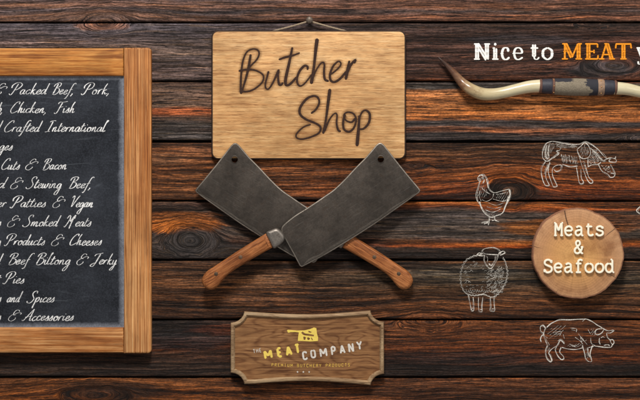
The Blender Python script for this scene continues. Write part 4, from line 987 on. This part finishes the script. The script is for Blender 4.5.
for c, cx, cy in (('T',254.4,350.8),('H',257.4,350.3),('E',260.4,349.8)): cap_letter(mb, c, cx, cy, 2.0, 3.6, -9, .6, 6.25, .15)
mb.build('painted_word', M_pw, panel, 'small white capitals reading THE')
mb = pqm(); txt = 'PREMIUM BUTCHERY PRODUCTS'; st = (350.4-271)/len(txt)
for i, c in enumerate(txt):
    if c != ' ': cap_letter(mb, c, 271+st*(i+.5), 364.7+.8*math.sin(math.pi*(i/24))-.4, 1.9, 2.9, 0, .5, 6.25, .12)
mb.build('painted_word', M_gold, panel, 'tiny gold capitals reading PREMIUM BUTCHERY PRODUCTS')
for x in (297.6, 303.4, 309.2):
    s5 = [(x+(1.15 if k % 2 == 0 else .5)*math.sin(k*math.pi/5), 371.4-(1.15 if k % 2 == 0 else .5)*math.cos(k*math.pi/5)) for k in range(10)]
    pqm().slab(s5, 6.1, 6.4, .05, 1).build('star', M_pw, panel)

# ------------------------------------------------------------------ LOG SLICE
sl = empty('log_slice', 576.4, 253, 0)
tag(sl, 'round slice of tree trunk with raised cream typewriter lettering', 'wooden sign')
def slm(): return MB(576.4, 253)
def slice_o(d, n=96):
    out = []
    for k in range(n):
        t = 2*math.pi*k/n
        r = 45.4+.35*math.sin(2*t+.4)+.3*math.sin(3*t+2)+.2*math.sin(7*t)+.2*math.sin(13*t+1)+.16*math.sin(23*t)+.12*math.sin(41*t+2)
        out.append((576.4+(r-d)*math.cos(t), 253+(r-d)*math.sin(t)*.995))
    return out
slm().slab(slice_o(1.0), 1.4, 12.4, .7, 3, back_bevel=.4).build('wood_disc', mat_slice(), sl)
bk = slm(); rg = []
for d, h in ((1.1, 1.6), (.1, 2.0), (-.25, 4), (-.1, 8), (.05, 11.4), (.5, 12.2), (1.2, 12.3)):
    rg.append([bk.pt(x, y, h) for x, y in slice_o(d+.12*math.sin(h*3))])
for i in range(len(rg)-1):
    for k in range(96): j = (k+1) % 96; bk.face([rg[i][k], rg[i][j], rg[i+1][j], rg[i+1][k]])
bk.build('bark', mat_plain('thin_bark', (150, 104, 78), .85, mottled=.3, scale=.4, bump=.001), sl)
M_cream = mat_plain('cream_enamel', (255, 248, 226), .5, mottled=.04)
for wtxt, x0, adv, base, sx, sy, say in (('Meats', 551.8, 10.25, 235.2, 1.0, 1.0, 'Meats'), ('&', 571.6, 10, 253, 1.05, 1.03, '&'), ('Seafood', 541.4, 10.2, 271.8, 1.0, .98, 'Seafood')):
    mb = slm(); type_word(mb, wtxt, x0, adv, base, sx, sy, 2.1, 15.0, .6)
    # side walls of the raised letters
    for i, c in enumerate(wtxt):
        for kind, st_ in TYP[c]:
            pts = [(x0+i*adv+px*sx, base-py*sy) for px, py in st_]
            if kind == 2: pts = pts+[pts[0]]
            P = resample(catmull(pts), .5) if kind else [Vector(p) for p in pts]
            for sgn in (-1, 1):
                row = []
                for q, p in enumerate(P):
                    a = P[max(0, q-1)]; b = P[min(len(P)-1, q+1)]; d = (b-a).normalized(); nn = Vector((-d.y, d.x))*sgn*.9
                    row.append((mb.pt(*(p+nn), 14.85), mb.pt(*(p+nn), 12.2)))
                for q in range(len(row)-1): mb.face([row[q][0], row[q+1][0], row[q+1][1], row[q][1]])
    mb.build('raised_word', M_cream, sl, 'raised cream typewriter lettering reading '+say, recalc=False)

# ------------------------------------------------------------------ LONGHORN MOUNT
hn = empty('horn_mount', 576.4, 87.5, 0)
tag(hn, 'long curved pair of cattle horns joined by a hide-wrapped middle', 'horns')
M_horn = mat_horn()
cl = [(437.6, 57.4, 6, .3), (441, 60.6, 6, 1.3), (445.5, 64.8, 6, 2.1), (453, 73, 6.4, 3.4), (461, 82.4, 7, 4.7), (469.5, 89.6, 10, 5.9), (480, 94.0, 9, 6.2), (490, 94.8, 8.6, 5.9), (502, 93.2, 8.6, 5.6), (516, 89.9, 9, 5.7), (528, 87.4, 9.6, 6.1), (540, 86.4, 10, 6.4)]
def smooth_tube(P, n=8):
    out = []; Q = [Vector(p) for p in P]; Q = [Q[0]*2-Q[1]]+Q+[Q[-1]*2-Q[-2]]
    for i in range(1, len(Q)-2):
        for k in range(n):
            t = k/n; p0, p1, p2, p3 = Q[i-1:i+3]
            out.append(tuple(0.5*((2*p1)+(-p0+p2)*t+(2*p0-5*p1+4*p2-p3)*t*t+(-p0+3*p1-3*p2+p3)*t**3)))
    out.append(tuple(Q[-2])); return [(a, b, c, max(.12, d)) for a, b, c, d in out]
def hm_(): return MB(576.4, 87.5)
hm_().tube(smooth_tube(cl), 28).build('horn', M_horn, hn)
clr = [(1152.8-x, y+(2.2 if x > 505 else 2.2), h, r) for x, y, h, r in cl]
hm_().tube(smooth_tube(clr), 28).build('horn', M_horn, hn)
def band(x0, x1, r0, r1, name, mat, bulge=.4):
    P = []
    for k in range(9):
        t = k/8; x = x0+(x1-x0)*t; e = min(t, 1-t)*(x1-x0)
        P.append((x, 86.6+1.4*(x-538)/77+.4*math.sin((x-538)/77*math.pi), 10, (r0+(r1-r0)*t)+bulge*min(1, e/.8)))
    P = [(P[0][0], P[0][1], P[0][2], P[0][3]-.8)]+P+[(P[-1][0], P[-1][1], P[-1][2], P[-1][3]-.8)]
    return hm_().tube(P, 32).build(name, mat, hn)
M_lb = mat_plain('brown_leather', (104, 72, 60), .6, mottled=.25, scale=.6, bump=.0005)
M_ld = mat_plain('dark_blue_leather', (50, 50, 60), .55, mottled=.2, scale=.4, bump=.0005)
M_lp = mat_plain('pale_rawhide', (150, 122, 100), .7, mottled=.35, scale=.35, bump=.0006)
band(538.2, 540.6, 6.7, 6.8, 'leather_band', M_lb, .5)
band(540.6, 550.8, 6.7, 7.5, 'leather_sleeve', M_ld, .3)
band(550.8, 553.2, 7.7, 7.9, 'leather_band', M_lb, .6)
P = []
for k in range(33):
    t = k/32; x = 553.2+(596-553.2)*t; P.append((x, 86.6+1.4*(x-538)/77+.4*math.sin((x-538)/77*math.pi), 10, 8.0+.75*math.sin(math.pi*t)+.06*math.sin(t*41)))
hide = MB(576.4, 87.5).tube(P, 40).build('hide_wrap', mat_hide(), hn)
band(596, 602.4, 8.0, 7.8, 'rawhide_strip', M_lp, .4)
band(602.4, 612.8, 7.4, 6.8, 'leather_sleeve', M_ld, .3)
band(612.8, 615.2, 6.8, 6.6, 'leather_band', M_lb, .5)
M_st = mat_plain('brass_stud', (196, 150, 96), .35, .7, .1)
for (x, ph) in ((552, 0), (552, 1), (552, 2), (599, 0), (599, 1), (599, 2)):
    a = math.radians((-48, 0, 48)[ph]); yc = 86.6+1.4*(x-538)/77+.4*math.sin((x-538)/77*math.pi); r = 8.45
    s_ = hm_(); turned(s_, x, yc+r*math.sin(a), [(10+r*math.cos(a)-.8, .62), (10+r*math.cos(a)+.15, .6), (10+r*math.cos(a)+.42, .35), (10+r*math.cos(a)+.5, .05)], 10); s_.build('stud', M_st, hn)
